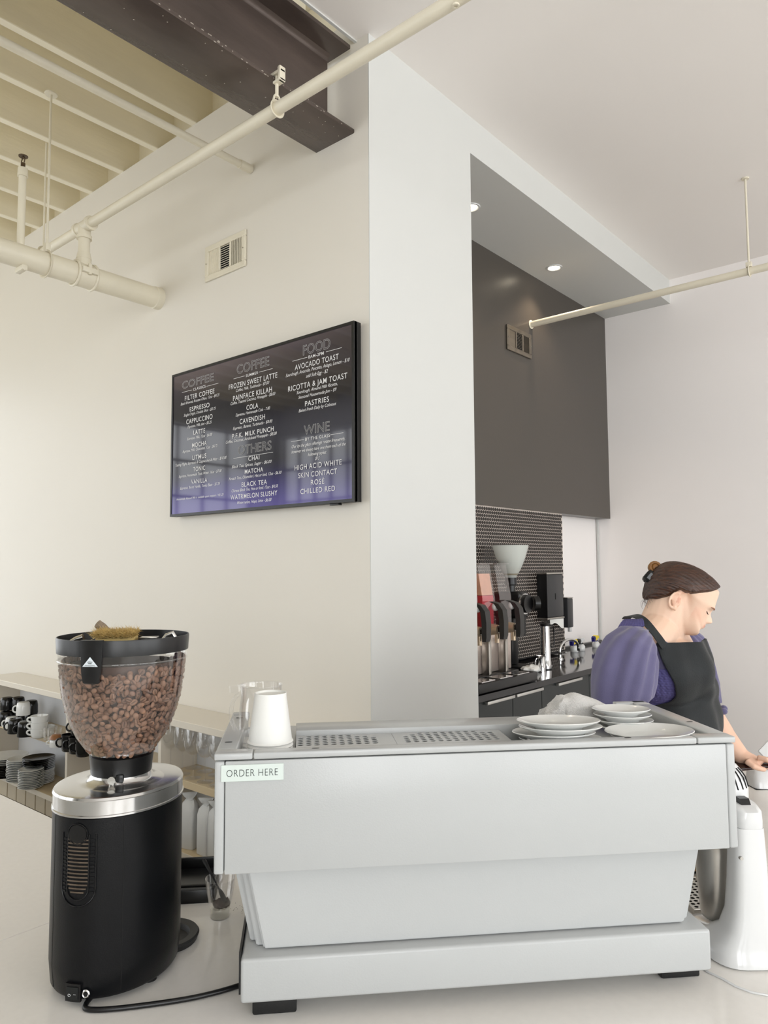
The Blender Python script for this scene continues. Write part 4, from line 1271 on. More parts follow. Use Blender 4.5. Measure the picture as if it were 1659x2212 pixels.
# ---- tall brewing grinder
bg_ = thing('bar_grinder', 'black grinder with a frosted hopper behind the frozen drink dispenser', 'grinder', (3.79, 2.26, ZB))
FROST = mat('frosted_plastic', 'dfe4df', .3, alpha=.55)
MB().lathe([(.030, .535), (.045, .56), (.066, .60), (.086, .65), (.098, .69), (.108, .725), (.106, .725), (.09, .67), (.07, .61), (.045, .563)], 40).obj('hopper', FROST, bg_, 60)
MB().lathe([(0, .54), (.040, .55), (.060, .59), (.078, .638), (0, .645)], 32).obj('hopper_beans', mat('green_beans', '9b9480', .7, var=.3, vs=90), bg_, 60)
MB().lathe([(0, .45), (.026, .45), (.026, .49), (.034, .495), (.034, .535), (0, .54)], 32).obj('neck', BPLAS, bg_, 40)
MB().box(-.045, .06, -.085, .10, .30, .455, bev=.02, seg=4).obj('body', BPLAS, bg_, 40)
MB().cyl((.0, -.07, .385), (.0, -.115, .385), .056, .052, 32).obj('burr_housing', BPLAS, bg_, 35)
MB().cyl((.0, -.085, .385), (.0, -.095, .385), .060, seg=32).obj('housing_ring', CHROME, bg_, 35)
MB().cyl((.06, -.11, .385), (.085, -.13, .385), .042, seg=28).obj('dial', BPLAS, bg_, 35)
MB().cyl((.083, -.128, .385), (.092, -.135, .385), .010, seg=16).obj('dial_cap', CHROME, bg_, 35)
MB().box(-.035, .045, -.02, .09, .03, .31, bev=.01).obj('column', BPLAS, bg_, 40)
MB().box(-.07, .08, -.10, .11, 0, .03, bev=.008).obj('base', BPLAS, bg_, 40)
MB().cyl((0.0, -.07, .32), (0.0, -.075, .20), .022, .016, 20).obj('chute', RUBBER, bg_, 40)

# ---- steel server and little pitcher
sv = thing('coffee_server', 'tall polished steel server with a black handle on the bar', 'server', (3.93, 2.12, ZB), math.radians(-30))
MB().lathe([(0, 0), (.033, 0), (.034, .02), (.031, .06), (.027, .25), (.0, .252)], 32).obj('body', CHROME, sv, 50)
MB().lathe([(0, .253), (.027, .253), (.028, .262), (.015, .268), (0, .268)], 24).obj('lid', BPLAS, sv, 40)
MB().tube([(.026, 0, .25), (.05, 0, .255), (.06, 0, .245), (.062, 0, .15), (.058, 0, .13), (.045, 0, .128), (.03, 0, .14)], .004, 8).obj('handle', BPLAS, sv, 180)
MB().lathe([(0, 0.0), (.036, 0), (.036, .006), (0, .0061)], 24, c=(0, 0, -.00005)).obj('foot_ring', BPLAS, sv, 40)
pt = thing('milk_pitcher', 'small steel pitcher left of the tall steel server', 'pitcher', (3.84, 2.10, ZB), 2.8)
MB().lathe([(0, 0), (.026, 0), (.027, .03), (.023, .07), (.028, .088), (.026, .088), (.021, .07), (.025, .03), (0, .004)], 28).obj('body', CHROME, pt, 50)
MB().tube(bez((.024, 0, .075), (.05, 0, .08), (.05, 0, .02), (.025, 0, .02), 8), .003, 6).obj('handle', CHROME, pt, 180)

# ---- towel and soap dispensers on the wall
GREYF = mat('graphite_plastic', '2e2f31', .35)
td = thing('towel_dispenser', 'dark paper towel dispenser on the tiled wall', 'towel dispenser', (4.377, 2.3405, 1.355))
MB().box(0, .235, .0, .074, 0.012, .297, bev=.008).obj('body', GREYF, td, 40)
for zz in (0, .297): MB().box(-.002, .237, -.003, .074, zz, zz + .012, bev=.003).obj('trim_band', SATIN, td, 30)
MB().box(.112, .120, -.002, .001, .13, .17).obj('window_slot', SLOT, td, 0)
MB().box(-.001, .012, -.002, .072, .012, .297, bev=.004).obj('side_cover', BPLAS, td, 30)
pw = thing('paper_towel', 'white paper towel hanging out of the dark dispenser', 'paper towel', (4.46, 2.36, 1.355))
MB().grid(lambda u, v: (-.03 + .17 * u, -.01 + .012 * math.sin(u * 5), -.002 - .045 * v * (0.4 + u * .9) - .012 * v * math.sin(u * 9)), 14, 4, .001).obj('sheet', PAPER, pw, 60)
sd = thing('soap_dispenser', 'narrow black soap dispenser beside the towel dispenser', 'soap dispenser', (4.668, 2.3405, 1.285))
MB().box(0, .082, 0, .074, 0, .198, bev=.006).obj('body', GREYF, sd, 40)
MB().box(-.001, .083, -.002, .074, .198, .206, bev=.003).obj('trim_band', SATIN, sd, 30)
MB().box(.03, .055, -.001, .02, -.03, 0, bev=.003).obj('nozzle', WHITEP, sd, 30)

# ---- sink tap and spray bottles
ft = thing('faucet', 'chrome gooseneck faucet at the bar sink', 'faucet', (4.40, 2.27, ZB))
MB().lathe([(0, 0), (.022, 0), (.022, .006), (.012, .012), (.012, .03), (0, .03)], 20).obj('base', CHROME, ft, 40)
MB().tube([(0, 0, .02), (0, 0, .05)] + [(.135 - .135 * math.cos(a), 0, .05 + .065 * math.sin(a)) for a in [i * PI / 16 for i in range(1, 17)]] + [(.27, 0, .03)], .009, 12).obj('spout', CHROME, ft, 180)
MB().tube([(0, 0, .03), (-.02, -.03, .045), (-.025, -.06, .05)], .005, 8).obj('lever', CHROME, ft, 180)
BLU = mat('blue_plastic', '221f6e', .3); YEL = mat('yellow_plastic', 'e8cf1d', .3)
for i, (px, ca, cb_, lab) in enumerate(((1241, BLU, YEL, 'spray bottle with a blue and yellow trigger behind the faucet'), (1256, BPLAS, WHITEP, 'spray bottle with a white trigger between the two yellow ones'), (1288, BLU, YEL, 'spray bottle with a blue and yellow trigger nearest the person'))):
    q = ony(px, 1420, 2.38)
    sb = thing('spray_bottle', lab, 'spray bottle', (q.x, 2.38, ZB), 0, 'spray bottles by the sink')
    MB().lathe([(0, 0), (.026, 0), (.028, .005), (.028, .03), (.02, .042), (.012, .046), (0, .046)], 20).obj('bottle', WHITEP, sb, 50)
    MB().cyl((0, 0, .044), (0, 0, .056), .014, seg=14).obj('collar', ca, sb, 40)
    MB().prism([(-.045, .052), (-.038, .078), (-.018, .090), (.02, .088), (.034, .078), (.034, .068), (.01, .064), (.006, .054)], -.011, .011, M=Matrix.Rotation(PI / 2, 4, 'X')).obj('head', cb_, sb, 30)
    MB().prism([(-.046, .046), (-.050, .075), (-.034, .085), (-.02, .07), (-.03, .05)], -.012, .012, M=Matrix.Rotation(PI / 2, 4, 'X')).obj('trigger', ca, sb, 30)

# ---- tongs and crumpled cloth on the bar
q = onz(1165, 1446, ZB)
tg = thing('tongs', 'pale tongs lying on the glossy black worktop', 'tongs', q, .15)
for s in (-1, 1):
    MB().tube([(-.16, .006 * s, .006), (-.05, .022 * s, .008), (.08, .035 * s, .008), (.13, .030 * s, .007), (.155, .004 * s, .006)], .0042, 6).obj('arm', WHITEP, tg, 180)
q = onz(1124, 1452, ZB)
cl_ = thing('crumpled_napkin', 'crumpled white napkin beside the dispenser drip tray', 'napkin', q + Vector((.03, -.05, 0)))
mb = MB().ell((0, 0, .018), (.06, .05, .022), seg=28, rings=16)
for v in mb.b.verts:
    nz = noise.noise(v.co * 38) * .014 + noise.noise(v.co * 90) * .006
    v.co += v.co.normalized() * nz
    v.co.z = max(v.co.z, .0005)
mb.obj('napkin', PAPER, cl_, 40)
# ================================================================= things on and around the espresso machine
ZT = .4402            # top of the cup tray above the counter


def mput(o, m, s, z=ZT, rz=0.0):
    o.location = mw(m, s, z); o.rotation_euler = (0, 0, MROT + rz)
    return o


# nested upside-down paper cups
cup = None
for i in range(4):
    if cup is None:
        cup = MB().lathe([(.0425, .0), (.0438, .002), (.0425, .0048), (.0415, .0052), (.0308, .087), (.0308, .094), (.0288, .094), (.0288, .090), (0, .090)], 56).obj('paper_cup', PAPER, None, 50); o = cup
    else: o = cup.copy(); COL.objects.link(o)
    mput(o, .028, .045, ZT + .013 + i * .0072)
    tag(o, ('lowest upside-down white paper cup of the nest, only its rim showing', 'second upside-down white paper cup of the nest, rim only', 'third upside-down white paper cup of the nest, rim only', 'top upside-down white paper cup on the espresso machine')[i], 'paper cup', 'paper cups nested upside down')
# clear jug behind the cups
jg = thing('glass_jug', 'clear jug with a pouring lip behind the white paper cups', 'jug', mw(.006, .125, ZT + .0128), MROT + PI)
MB().lathe([(0, .003), (.038, 0), (.044, .008), (.0455, .03), (.044, .07), (.041, .10), (.0425, .118), (.041, .118), (.0395, .10), (.0425, .07), (.044, .03), (.042, .01), (0, .006)], 48).obj('body', GLASS, jg, 60)
MB().loft([[Vector((.036 + e * .028, w_ * (1 - e * .8), z)) for w_, z in ((-.018, .104), (-.020, .1175), (.020, .1175), (.018, .104))] for e in (0, .5, 1)]).obj('pouring_lip', GLASS, jg, 60)
MB().tube(bez((.043, 0, .100), (.062, 0, .098), (.068, 0, .040), (.044, 0, .022), 12), .0045, 10).obj('handle', GLASS, jg, 180)
MB().tube([(.0425 * math.cos(a), .0425 * math.sin(a), .1185) for a in [i * PI / 24 for i in range(49)]], .0016, 6).obj('rim', GLASS, jg, 180)

# plates
GP = 'white plates stacked on the espresso machine'
def pstack(n, r, dz, m, s, labels, jit, grp, h=.018, tilt=(0, 0), z0=ZT):
    first = None
    for i in range(n):
        o = plate_mesh(r, h).obj('plate', CERAM, None, 50) if first is None else first.copy()
        if first is None: first = o
        else: COL.objects.link(o)
        mput(o, m + jit[i][0], s + jit[i][1], ZT + i * dz)
        o.rotation_euler = (tilt[0], tilt[1], MROT)
        o.rotation_mode = 'XYZ'
        o.matrix_world = Matrix.Translation(mw(m + jit[i][0], s + jit[i][1], z0 + i * dz)) @ Matrix.Rotation(MROT, 4, 'Z') @ Matrix.Rotation(tilt[0], 4, 'X') @ Matrix.Rotation(tilt[1], 4, 'Y')
        tag(o, labels[i], 'plate', grp)
pstack(4, .083, .0118, .603, .050, ['lowest white plate of the left stack on the machine', 'second white plate up in the left stack, shifted left', 'third white plate up in the left stack on the machine', 'top white plate of the left stack on the machine'], [(0.004, 0), (-.009, .004), (.004, 0), (.0, 0)], 'left plate stack on the machine', h=.016, tilt=(-.085, 0), z0=.4475)
pstack(4, .0625, .0120, .797, .178, ['lowest saucer of the rear stack beside the towel', 'second saucer up in the rear stack beside the towel', 'third saucer up in the rear stack beside the towel', 'top saucer of the rear stack beside the towel'], [(0.004, 0), (.003, 0), (-.001, 0), (-.004, 0)], 'rear saucer stack on the machine', h=.014, tilt=(-.05, 0), z0=.4425)
pstack(2, .087, .0085, .790, .040, ['plate underneath the wide front plate at the right end', 'wide white plate lying at the right front of the machine top'], [(.012, .0), (0, 0)], 'right front plates on the machine', h=.016, tilt=(-.055, -.03), z0=.4505)

# folded terry towel on an oval plate
op = thing('oval_plate', 'white plate edge sticking out under the folded towel', 'plate', mw(.705, .262, ZT), MROT)
MB().lathe([(0, .002), (.035, 0), (.045, .003), (.062, .014), (.063, .0155), (.061, .0155), (.043, .006), (0, .005)], 40, sx=1.0, sy=.8).obj('plate', CERAM, op, 50)
TERRY = mat('white_terry', 'd2d0cd', .95, var=.04, vs=30, bump=1.0, bs=420, sheen=.3)
tw = MB()
# draped upper part: thick wedge sloping to the right
def wedge(u, v):
    x = -.045 + .135 * u
    top = lerp(.068, .026, max(0, (u - .2) / .8) ** 1.3) if u > .2 else .060 + .04 * u
    an = PI * v
    y = .038 * math.cos(an) * (1 + .1 * math.sin(u * 7))
    z = .006 + (top - .006) * (math.sin(an) ** .4)
    return (x, y, z)
rg = []
for i in range(13):
    u = i / 12
    ring = [Vector(wedge(u, j / 14)) for j in range(15)]
    ring += [Vector((ring[0].x, lerp(-.036, .036, k / 5), .004)) for k in range(1, 5)]
    rg.append(ring)
tw.loft(rg)
# rolled, wavy layers at the left end
for k, (x0, ph, hh) in enumerate(((-.058, 0, .060), (-.070, 1.3, .050), (-.083, 2.4, .036))):
    pts = [(x0 + .007 * math.sin(j * .9 + ph), -.030 + .0033 * j * 1.7, .008) for j in range(12)]
    rr = []
    for j in range(12):
        x = x0 + .008 * math.sin(j * .75 + ph); y = -.032 + j * .0058
        h2 = hh * (.85 + .15 * math.sin(j * .8 + ph))
        rr.append([Vector((x - .005, y, .004)), Vector((x + .005, y, .004)), Vector((x + .006 + .004, y, h2 * .6)), Vector((x + .008 + .006, y, h2)), Vector((x + .001, y, h2 + .002)), Vector((x - .004, y, h2 * .6))])
    tw.loft(rr)
tw.ell((-.045, 0, .035), (.02, .032, .03))
me = remeshed(tw, .0028, 3)
for v in me.vertices:
    c = v.co
    d = noise.noise(c * 22) * .0035 + noise.noise(c * 300) * .0006
    v.co = c + v.normal * d
    if v.co.z < .002: v.co.z = .002
t = thing('folded_towel', 'folded white terry towel on the machine behind the plates', 'towel', mw(.735, .270, ZT + .006), MROT)
link('towel', me, TERRY, t, 180)

# ================================================================= on the counter between grinder and machine
q = mw(-.099, .395)
sg_ = thing('shot_glass', 'small tapered glass with coffee grounds beside the machine', 'glass', q, MROT)
MB().lathe([(0, .0), (.0215, 0), (.0225, .003), (.0235, .022), (.0245, .026), (.031, .058), (.0345, .088), (.0333, .088), (.0297, .058), (.023, .030), (.020, .026), (0, .0245)], 44).obj('glass', GLASS, sg_, 50)
MB().lathe([(0, .0015), (.0208, .0015), (.0222, .0225), (0, .0235)], 32).obj('thick_base', glassmat('glass_base', 'f4f4f0', 0, 1.5, .9), sg_, 50)
mb = MB().ell((0.003, 0, .030), (.0205, .0205, .008), seg=24, rings=12)
for v in mb.b.verts: v.co += Vector((0, 0, noise.noise(v.co * 160) * .006))
mb.obj('coffee_grounds', mat('coffee_grounds', '2c1a10', .9, var=.3, vs=200), sg_, 60)
spn = thing('black_spoon', 'matt black spoon leaning in the small glass', 'spoon', q, MROT)
pa, pb = Vector((.012, -.004, .036)), Vector((-.040, .006, .130))
ax = (pb - pa)
MB().tube([pa + ax * t_ for t_ in (.28, .45, .62, .78, .9, .97, 1.0)], [.0022, .002, .0026, .0042, .0052, .0045, .0015], 12, flat=.55).obj('handle', RUBBER, spn, 60)
rm = ax.to_track_quat('Z', 'Y').to_matrix()
MB().ell(pa + ax * .10, (.0115, .003, .021), rot=rm).obj('bowl', RUBBER, spn, 60)
mb = MB()
for i in range(34):
    a_, b_ = random.gauss(-.045, .018), random.gauss(.43, .012)
    pz = mw(a_, b_, .0006) - mw(-.045, .43, 0)
    mb.ell(pz, (.0007, .0006, .0006), seg=5, rings=3)
o = mb.obj('coffee_crumbs', mat('coffee_grounds', ''), None, 0); o.location = mw(-.045, .43, 0); o['kind'] = 'stuff'
tag(o, 'scattered coffee crumbs on the counter beside the small glass', 'crumbs')
# black knock tray behind
q = mw(-.235, .575)
kt = thing('bar_tray', 'black rectangular tray at the far counter edge behind the grinder', 'tray', q, MROT)
mb = MB(); W_, D_, H_ = .115, .105, .032
mb.box(-W_, W_, -D_, D_, 0, .004)
for a in ((-W_, W_, -D_, -D_ + .008), (-W_, W_, D_ - .008, D_), (-W_, -W_ + .008, -D_ + .008, D_ - .008), (W_ - .008, W_, -D_ + .008, D_ - .008)):
    mb.box(a[0], a[1], a[2], a[3], .0, H_, bev=.002)
mb.obj('tray', BPLAS, kt, 30)
MB().tube([(-W_ + .01, -D_ + .002, H_ + .001), (W_ - .012, -D_ + .002, H_ + .001), (W_ - .002, -D_ + .012, H_ + .001), (W_ - .002, D_ - .01, H_ + .001)], .0035, 8).obj('rim', mat('worn_rubber', '4a4a49', .5), kt, 60)
MB().box(-W_ + .009, W_ - .009, -.03, -.02, .0045, .012, bev=.002).obj('rib', RUBBER, kt, 30)
# round black rubber dish at the grinder's front
q = mw(-.205, .300)
rd = thing('rubber_dish', 'round black rubber dish half hidden by the grinder', 'dish', q, MROT)
MB().lathe([(0, .004), (.046, .004), (.049, .010), (.051, .014), (.068, .016), (.071, .012), (.066, 0), (0, 0)], 48).obj('dish', mat('worn_black_rubber', '2a2a2a', .55, var=.3, vs=20), rd, 50)

# brush and bits in the grinder lid
BL = GC + Vector((0, 0, .652))
bq = thing('bench_brush', 'bristle brush lying in the lid of the grinder', 'brush', BL, MROT)
hb = MB().tube([(-.045, .045, .022), (-.052, .04, .030), (-.06, .03, .040)], [.010, .011, .0095], 12, flat=.6)
hb.obj('handle', mat('weathered_wood', '8b7a66', .6, var=.4, vs=40, stretch=(1, 1, 8)), bq, 60)
BR = mat('straw_bristle', 'd8bd7c', .6, var=.25, vs=80)
vs, fs = [], []
def hair(p, d, r=.0004):
    s_ = d.orthogonal().normalized() * r; t2 = d.cross(s_).normalized() * r
    n0 = len(vs); e = p + d
    vs.extend([tuple(p + s_), tuple(p - s_ * .5 + t2 * .87), tuple(p - s_ * .5 - t2 * .87), tuple(e)])
    fs.extend([(n0, n0 + 1, n0 + 3), (n0 + 1, n0 + 2, n0 + 3), (n0 + 2, n0, n0 + 3)])
for i in range(3400):
    x = random.uniform(-.048, .030); y = random.uniform(-.055, .02)
    d = Vector((random.gauss(0, .006), random.gauss(-.012, .005), random.gauss(.006, .004)))
    hair(Vector((x, y, .016 + random.uniform(0, .012))), d, .0006)
for i in range(18):
    hair(Vector((random.uniform(-.05, .03), random.uniform(-.05, 0), .02)), Vector((random.gauss(0, .028), random.gauss(-.01, .01), random.uniform(.010, .036))), .00035)
me = bpy.data.meshes.new('bristles'); me.from_pydata(vs, [], fs)
o = link('bristles', me, BR, bq, 0); o['kind'] = 'stuff'
MB().box(-.046, .028, -.045, .02, .004, .019, bev=.006).obj('brush_body', mat('brush_back', 'c9b071', .6), bq, 40)
bx = thing('small_tin', 'small dark flat tin in the grinder lid beside the brush', 'tin', BL + MXV * .055 + MYV * (-.01), MROT)
MB().box(-.018, .018, -.015, .015, 0, .012, bev=.002).obj('tin', BPLAS, bx, 30); MB().box(-.018, .018, -.015, .015, .0122, .0150, bev=.001).obj('lid', SATIN, bx, 30)
bx = thing('dosing_clip', 'shiny steel clip at the right inside the grinder lid', 'clip', BL + MXV * .095 + MYV * .0, MROT)
MB().tube([(-.015, 0, .004), (-.006, 0, .016), (.006, 0, .021), (.010, 0, .012), (.013, .002, .004)], .005, 10).obj('clip', CHROME, bx, 60)
bx = thing('steel_scoop', 'small steel scoop at the left inside the grinder lid', 'scoop', BL + MXV * (-.085) + MYV * (-.03), MROT)
MB().tube([(-.016, 0, .006), (0, 0, .013), (.014, 0, .017)], [.004, .007, .008], 12).obj('scoop', CHROME, bx, 60)

# ================================================================= drink mixer at the right
q = onz(1640, 2098, CT)
FA = math.radians(43)
MQ = Vector((q.x, q.y, CT)) + Vector((math.cos(FA), math.sin(FA), 0)) * .035 + RT * .004
mxr = thing('drink_mixer', 'white spindle drink mixer beside the espresso machine', 'mixer', MQ, FA)
# local +x is away from the camera (cup side), +y to the left
def sup(cx, cy, a, b, z, n=36, p=.6):
    return [Vector((cx + a * math.copysign(abs(math.cos(t)) ** p, math.cos(t)), cy + b * math.copysign(abs(math.sin(t)) ** p, math.sin(t)), z)) for t in [2 * PI * i / n for i in range(n)]]
rg = [sup(.075, .0, .108, .078, .0), sup(.075, .0, .114, .084, .004), sup(.07, .0, .108, .081, .016), sup(.055, .0, .088, .076, .028), sup(.028, 0, .060, .064, .042), sup(.012, 0, .043, .050, .065), sup(.006, 0, .036, .041, .10), sup(.004, 0, .033, .036, .16), sup(.003, 0, .031, .033, .22), sup(.002, 0, .029, .030, .272)]
MB().loft(rg).obj('stand', WHITEP, mxr, 60)
MB().loft([sup(.012, 0, .040, .0295, .2725), sup(.03, 0, .060, .031, .285), sup(.04, 0, .068, .031, .305), sup(.05, 0, .060, .030, .312)]).obj('neck', WHITEP, mxr, 60)
MB().lathe([(0, .255), (.040, .258), (.052, .275), (.058, .30), (.060, .312), (.060, .33), (.057, .345), (.050, .362), (.038, .376), (.020, .384), (0, .386)], 44, c=(.085, .014, 0)).obj('motor_housing', WHITEP, mxr, 60)
for i in range(9):
    a = PI + (-.95 + i * .24)
    pts = []
    for z, r in ((.334, .0592), (.345, .0572), (.356, .0545), (.366, .048), (.373, .041)):
        aa = a * 1.0 - (z - .334) * 3.0
        pts.append((.085 + (r + .0004) * math.cos(aa), .014 + (r + .0004) * math.sin(aa), z))
    MB().tube(pts, .0015, 5).obj('vent_slot', SLOT, mxr, 60)
MB().prism([(-.016, .312), (-.008, .324), (.010, .324), (.016, .312)], -.010, .010, M=Matrix.Translation((.015, -.002, -.001)) @ Matrix.Rotation(PI / 2, 4, 'X')).obj('switch', BPLAS, mxr, 30)
MB().cyl((-.020, .026, .215), (-.0275, .0262, .2155), .0035, seg=14).obj('screw', SATIN, mxr, 35)
MB().cyl((.085, .014, .257), (.085, .014, .10), .004, seg=12).cyl((.085, .014, .262), (.085, .014, .24), .014, .010, seg=20).lathe([(0, .0), (.016, 0), (.016, .003), (0, .003)], 16, c=(.085, .014, .098)).obj('spindle', SATIN, mxr, 40)
cp = thing('steel_mixing_cup', 'tapered steel mixing cup hanging on the drink mixer', 'cup', MQ, FA)
MB().lathe([(0, .048), (.026, .045), (.0315, .050), (.034, .06), (.044, .19), (.046, .235), (.0475, .237), (.0445, .235), (.032, .06), (0, .052)], 48, c=(.095, .022, 0)).obj('cup', SATIN, cp, 50)
# white mains cable of the mixer
cd2 = thing('white_cable', 'thin white cable running across the counter at the lower right', 'cable', mw(.88, .02, 0), 0)
b0_ = mw(.88, .02, 0)
pp = [onz(x, y, CT + .002) - b0_ for x, y in ((1508, 2085), (1530, 2100), (1560, 2114), (1590, 2131), (1625, 2144), (1665, 2151), (1720, 2154))]
MB().tube(pp, .0022, 8).obj('cable', WHITEP, cd2, 180)

# ================================================================= steel drip grate right of the machine
dg_ = thing('counter_grate', 'perforated steel drip grate on the counter right of the machine', 'drip grate', mw(1.0, .27, 0), MROT)
perforated('grate', .0, .30, .0, .16, 20, 11, .0052, .012, SATIN, dg_)
MB().box(0, .30, 0, .16, .0, .006).obj('tray', SLOT, dg_, 0)
for a in ((-.006, .306, -.006, 0), (-.006, .306, .16, .166), (-.006, 0, 0, .16), (.30, .306, 0, .16)):
    MB().box(a[0], a[1], a[2], a[3], 0, .0125, bev=.001).obj('frame', SATIN, dg_, 0)
tp_ = thing('tamper', 'black tamper with a chrome bolt on the drip grate', 'tamper', mw(1.16, .40, .0135), MROT)
MB().lathe([(0, 0), (.040, 0), (.045, .006), (.040, .022), (.024, .030), (.014, .036), (0, .036)], 36).obj('body', BPLAS, tp_, 50)
MB().ell((0, 0, .042), (.009, .009, .009)).obj('bolt', CHROME, tp_, 60)
up = thing('rinse_panel', 'upright perforated steel panel behind the drip grate', 'panel', mw(1.02, .475, .0), MROT)
o = perforated('panel', 0, .26, 0, .12, 20, 10, .0045, 0, SATIN, up); o.rotation_euler = (PI / 2, 0, 0); o.location = (0, 0, .03)
MB().box(0, .26, .004, .02, 0.0, .152, bev=.002).obj('backing', SLOT, up, 30)
MB().box(0, .26, -.012, .0035, 0.012, .026, bev=.003).obj('bottom_rail', mat('brass_rail', 'b39266', .3, metal=.8), up, 30)

# ================================================================= card reader and tablet at the far right
q = onz(1668, 1697, CT)
rb = thing('card_reader', 'white card reader stand under the hand at the right edge', 'card reader', (q.x, q.y, CT), math.radians(-48))
MB().loft([sup(0, 0, .085, .05, 0, p=.4), sup(0, 0, .085, .05, .006, p=.4), sup(.0, .008, .075, .042, .055, p=.4), sup(.0, .012, .068, .036, .062, p=.4)]).obj('stand', WHITEP, rb, 40)
MB().box(-.087, .087, -.052, .052, -.0, .002).obj('foot_pad', RUBBER, rb, 0)
tb_ = thing('register_tablet', 'white backed tablet on a stand at the far right edge', 'tablet', (q.x + .235, q.y - .10, CT), math.radians(-48))
MB().box(-.10, .10, -.006, .006, .07, .20, bev=.005, M=Matrix.Rotation(math.radians(-25), 4, 'X') @ Matrix.Rotation(math.radians(-38), 4, 'Y')).obj('tablet', WHITEP, tb_, 40)
MB().cyl((0, .03, .0), (0, .03, .06), .012).lathe([(0, 0), (.06, 0), (.06, .006), (0, .008)], 24, c=(0, .03, 0)).obj('stand', WHITEP, tb_, 40)
# ================================================================= the person behind the machine
D0 = 2.45
PR = at(1440, 1600, D0); PR = Vector((PR.x, PR.y, 0))
PYAW = math.atan2(R0.y, R0.x)          # local x runs to the right as seen here, local y away, z up
PMI = (Matrix.Translation(PR) @ Matrix.Rotation(PYAW, 4, 'Z')).inverted()
person = thing('person', 'person in a purple puff-sleeve blouse and black apron looking down', 'person', PR, PYAW)


def L(px, py, dy=0.0):
    return PMI @ at(px, py, D0 + dy)


PXM = D0 / FPX      # metres per pixel at her distance

# head frame: forward F_, up U_ (tilted down 27 degrees), side S_ (her left, away from the camera)
TH_ = math.radians(27)
HF = Vector((math.cos(TH_), 0, -math.sin(TH_))); HU = Vector((math.sin(TH_), 0, math.cos(TH_))); HS = Vector((0, 1, 0))
TURN = math.radians(14)
HF, HS = HF * math.cos(TURN) - HS * math.sin(TURN), HF * math.sin(TURN) + HS * math.cos(TURN)
EAR = L(1360 + 665 / 6.9125, 1190 + 760 / 6.9125, 0.0)
KC = PXM / 6.9125
CF, CU = 93, 163
C0 = EAR + HF * CF * KC + HU * CU * KC
base = [(500, 405), (518, 290), (525, 215), (531, 150), (508, 60), (497, -10), (492, -60), (497, -94), (508, -128), (500, -146), (506, -182), (478, -222), (492, -275), (470, -315), (415, -348), (300, -372), (150, -360), (-60, -300), (-250, -170), (-370, 0), (-400, 150), (-365, 320), (-265, 440), (-110, 515), (80, 540), (240, 515), (360, 478), (445, 435)]
pol = sorted([(math.atan2(u - CU, f - CF), math.hypot(u - CU, f - CF) * KC) for f, u in base])
pol = [(pol[-1][0] - 2 * PI, pol[-1][1])] + pol + [(pol[0][0] + 2 * PI, pol[0][1])]


def head_r(phi, lam):
    S = interp(pol, phi)
    # half width by height/front: wide skull, full cheeks, narrower chin
    W = interp([(-PI, .083), (-2.2, .066), (-1.5, .060), (-1.1, .058), (-.6, .068), (-.2, .075), (.2, .076), (.8, .080), (1.6, .084), (2.4, .085), (PI, .083)], phi)
    p_ = 2.35
    return (abs(math.cos(lam) / S) ** p_ + abs(math.sin(lam) / W) ** p_) ** (-1 / p_)


NOSE = [(-100, 0), (-88, .010), (-72, .020), (-50, .0245), (-30, .0225), (0, .016), (40, .008), (75, .003), (110, 0)]


def head_pt(phi, lam, extra=0.0, feat=True):
    r = head_r(phi, lam) + extra
    f = r * math.cos(lam) * math.cos(phi); u = r * math.cos(lam) * math.sin(phi); s = r * math.sin(lam)
    if feat and f > 0:
        uu = u / KC + CU
        wn = interp([(-95, .016), (-50, .0135), (0, .010), (80, .0075)], uu)
        f += interp(NOSE, uu) * math.exp(-(s / wn) ** 2)
        f += .0075 * math.exp(-((uu + 130) / 14) ** 2 - (s / .019) ** 2) + .0085 * math.exp(-((uu + 172) / 16) ** 2 - (s / .017) ** 2)
        f -= .005 * math.exp(-((uu + 149) / 8) ** 2 - (s / .021) ** 2)
        f -= .004 * math.exp(-((uu + 225) / 22) ** 2 - (s / .020) ** 2)
        for q in (-1, 1):
            f += .006 * math.exp(-((uu + 66) / 22) ** 2 - ((s - q * .0125) / .0065) ** 2)
            f -= .003 * math.exp(-((uu + 92) / 10) ** 2 - ((s - q * .008) / .004) ** 2)
        for q in (-1, 1):
            f -= .012 * math.exp(-((uu - 62) / 45) ** 2 - ((s - q * .032) / .016) ** 2)
            f += .0055 * math.exp(-((uu - 48) / 26) ** 2 - ((s - q * .032) / .013) ** 2)
            f += .004 * math.exp(-((uu - 140) / 30) ** 2 - ((s - q * .030) / .022) ** 2)
    return C0 + HF * f + HU * u + HS * s


def head_mesh(mb, nphi=150, nlam=80, fn=head_pt):
    rings = []
    for j in range(1, nlam):
        lam = -PI / 2 + PI * j / nlam
        rings.append([fn(2 * PI * i / nphi - PI, lam) for i in range(nphi)])
    mb.loft(rings)


def head_local(p):
    d = p - C0
    return d.dot(HF) / KC + CF, d.dot(HU) / KC + CU, d.dot(HS)


bd = MB()
head_mesh(bd)
# ears
for s in (-1, 1):
    ec = EAR + HS * s * .077 + HF * .004 + HU * (-.004)
    ax = Matrix((HF * .97 + HU * -.2, HS, HU * .97 + HF * -.1)).transposed()
    rim = [ec + (HF * (-.012 + .0165 * math.cos(a)) + HU * (.027 * math.sin(a))) + HS * s * .006 for a in [PI * .35 + i * PI * 1.35 / 14 for i in range(15)]]
    bd.tube(rim, .0042, 8)
    bd.ell(ec + HF * (-.008) + HU * (.002), (.016, .006, .025), rot=ax)
    bd.ell(ec + HF * (-.003) + HU * (-.024), (.0085, .006, .0085), rot=ax)
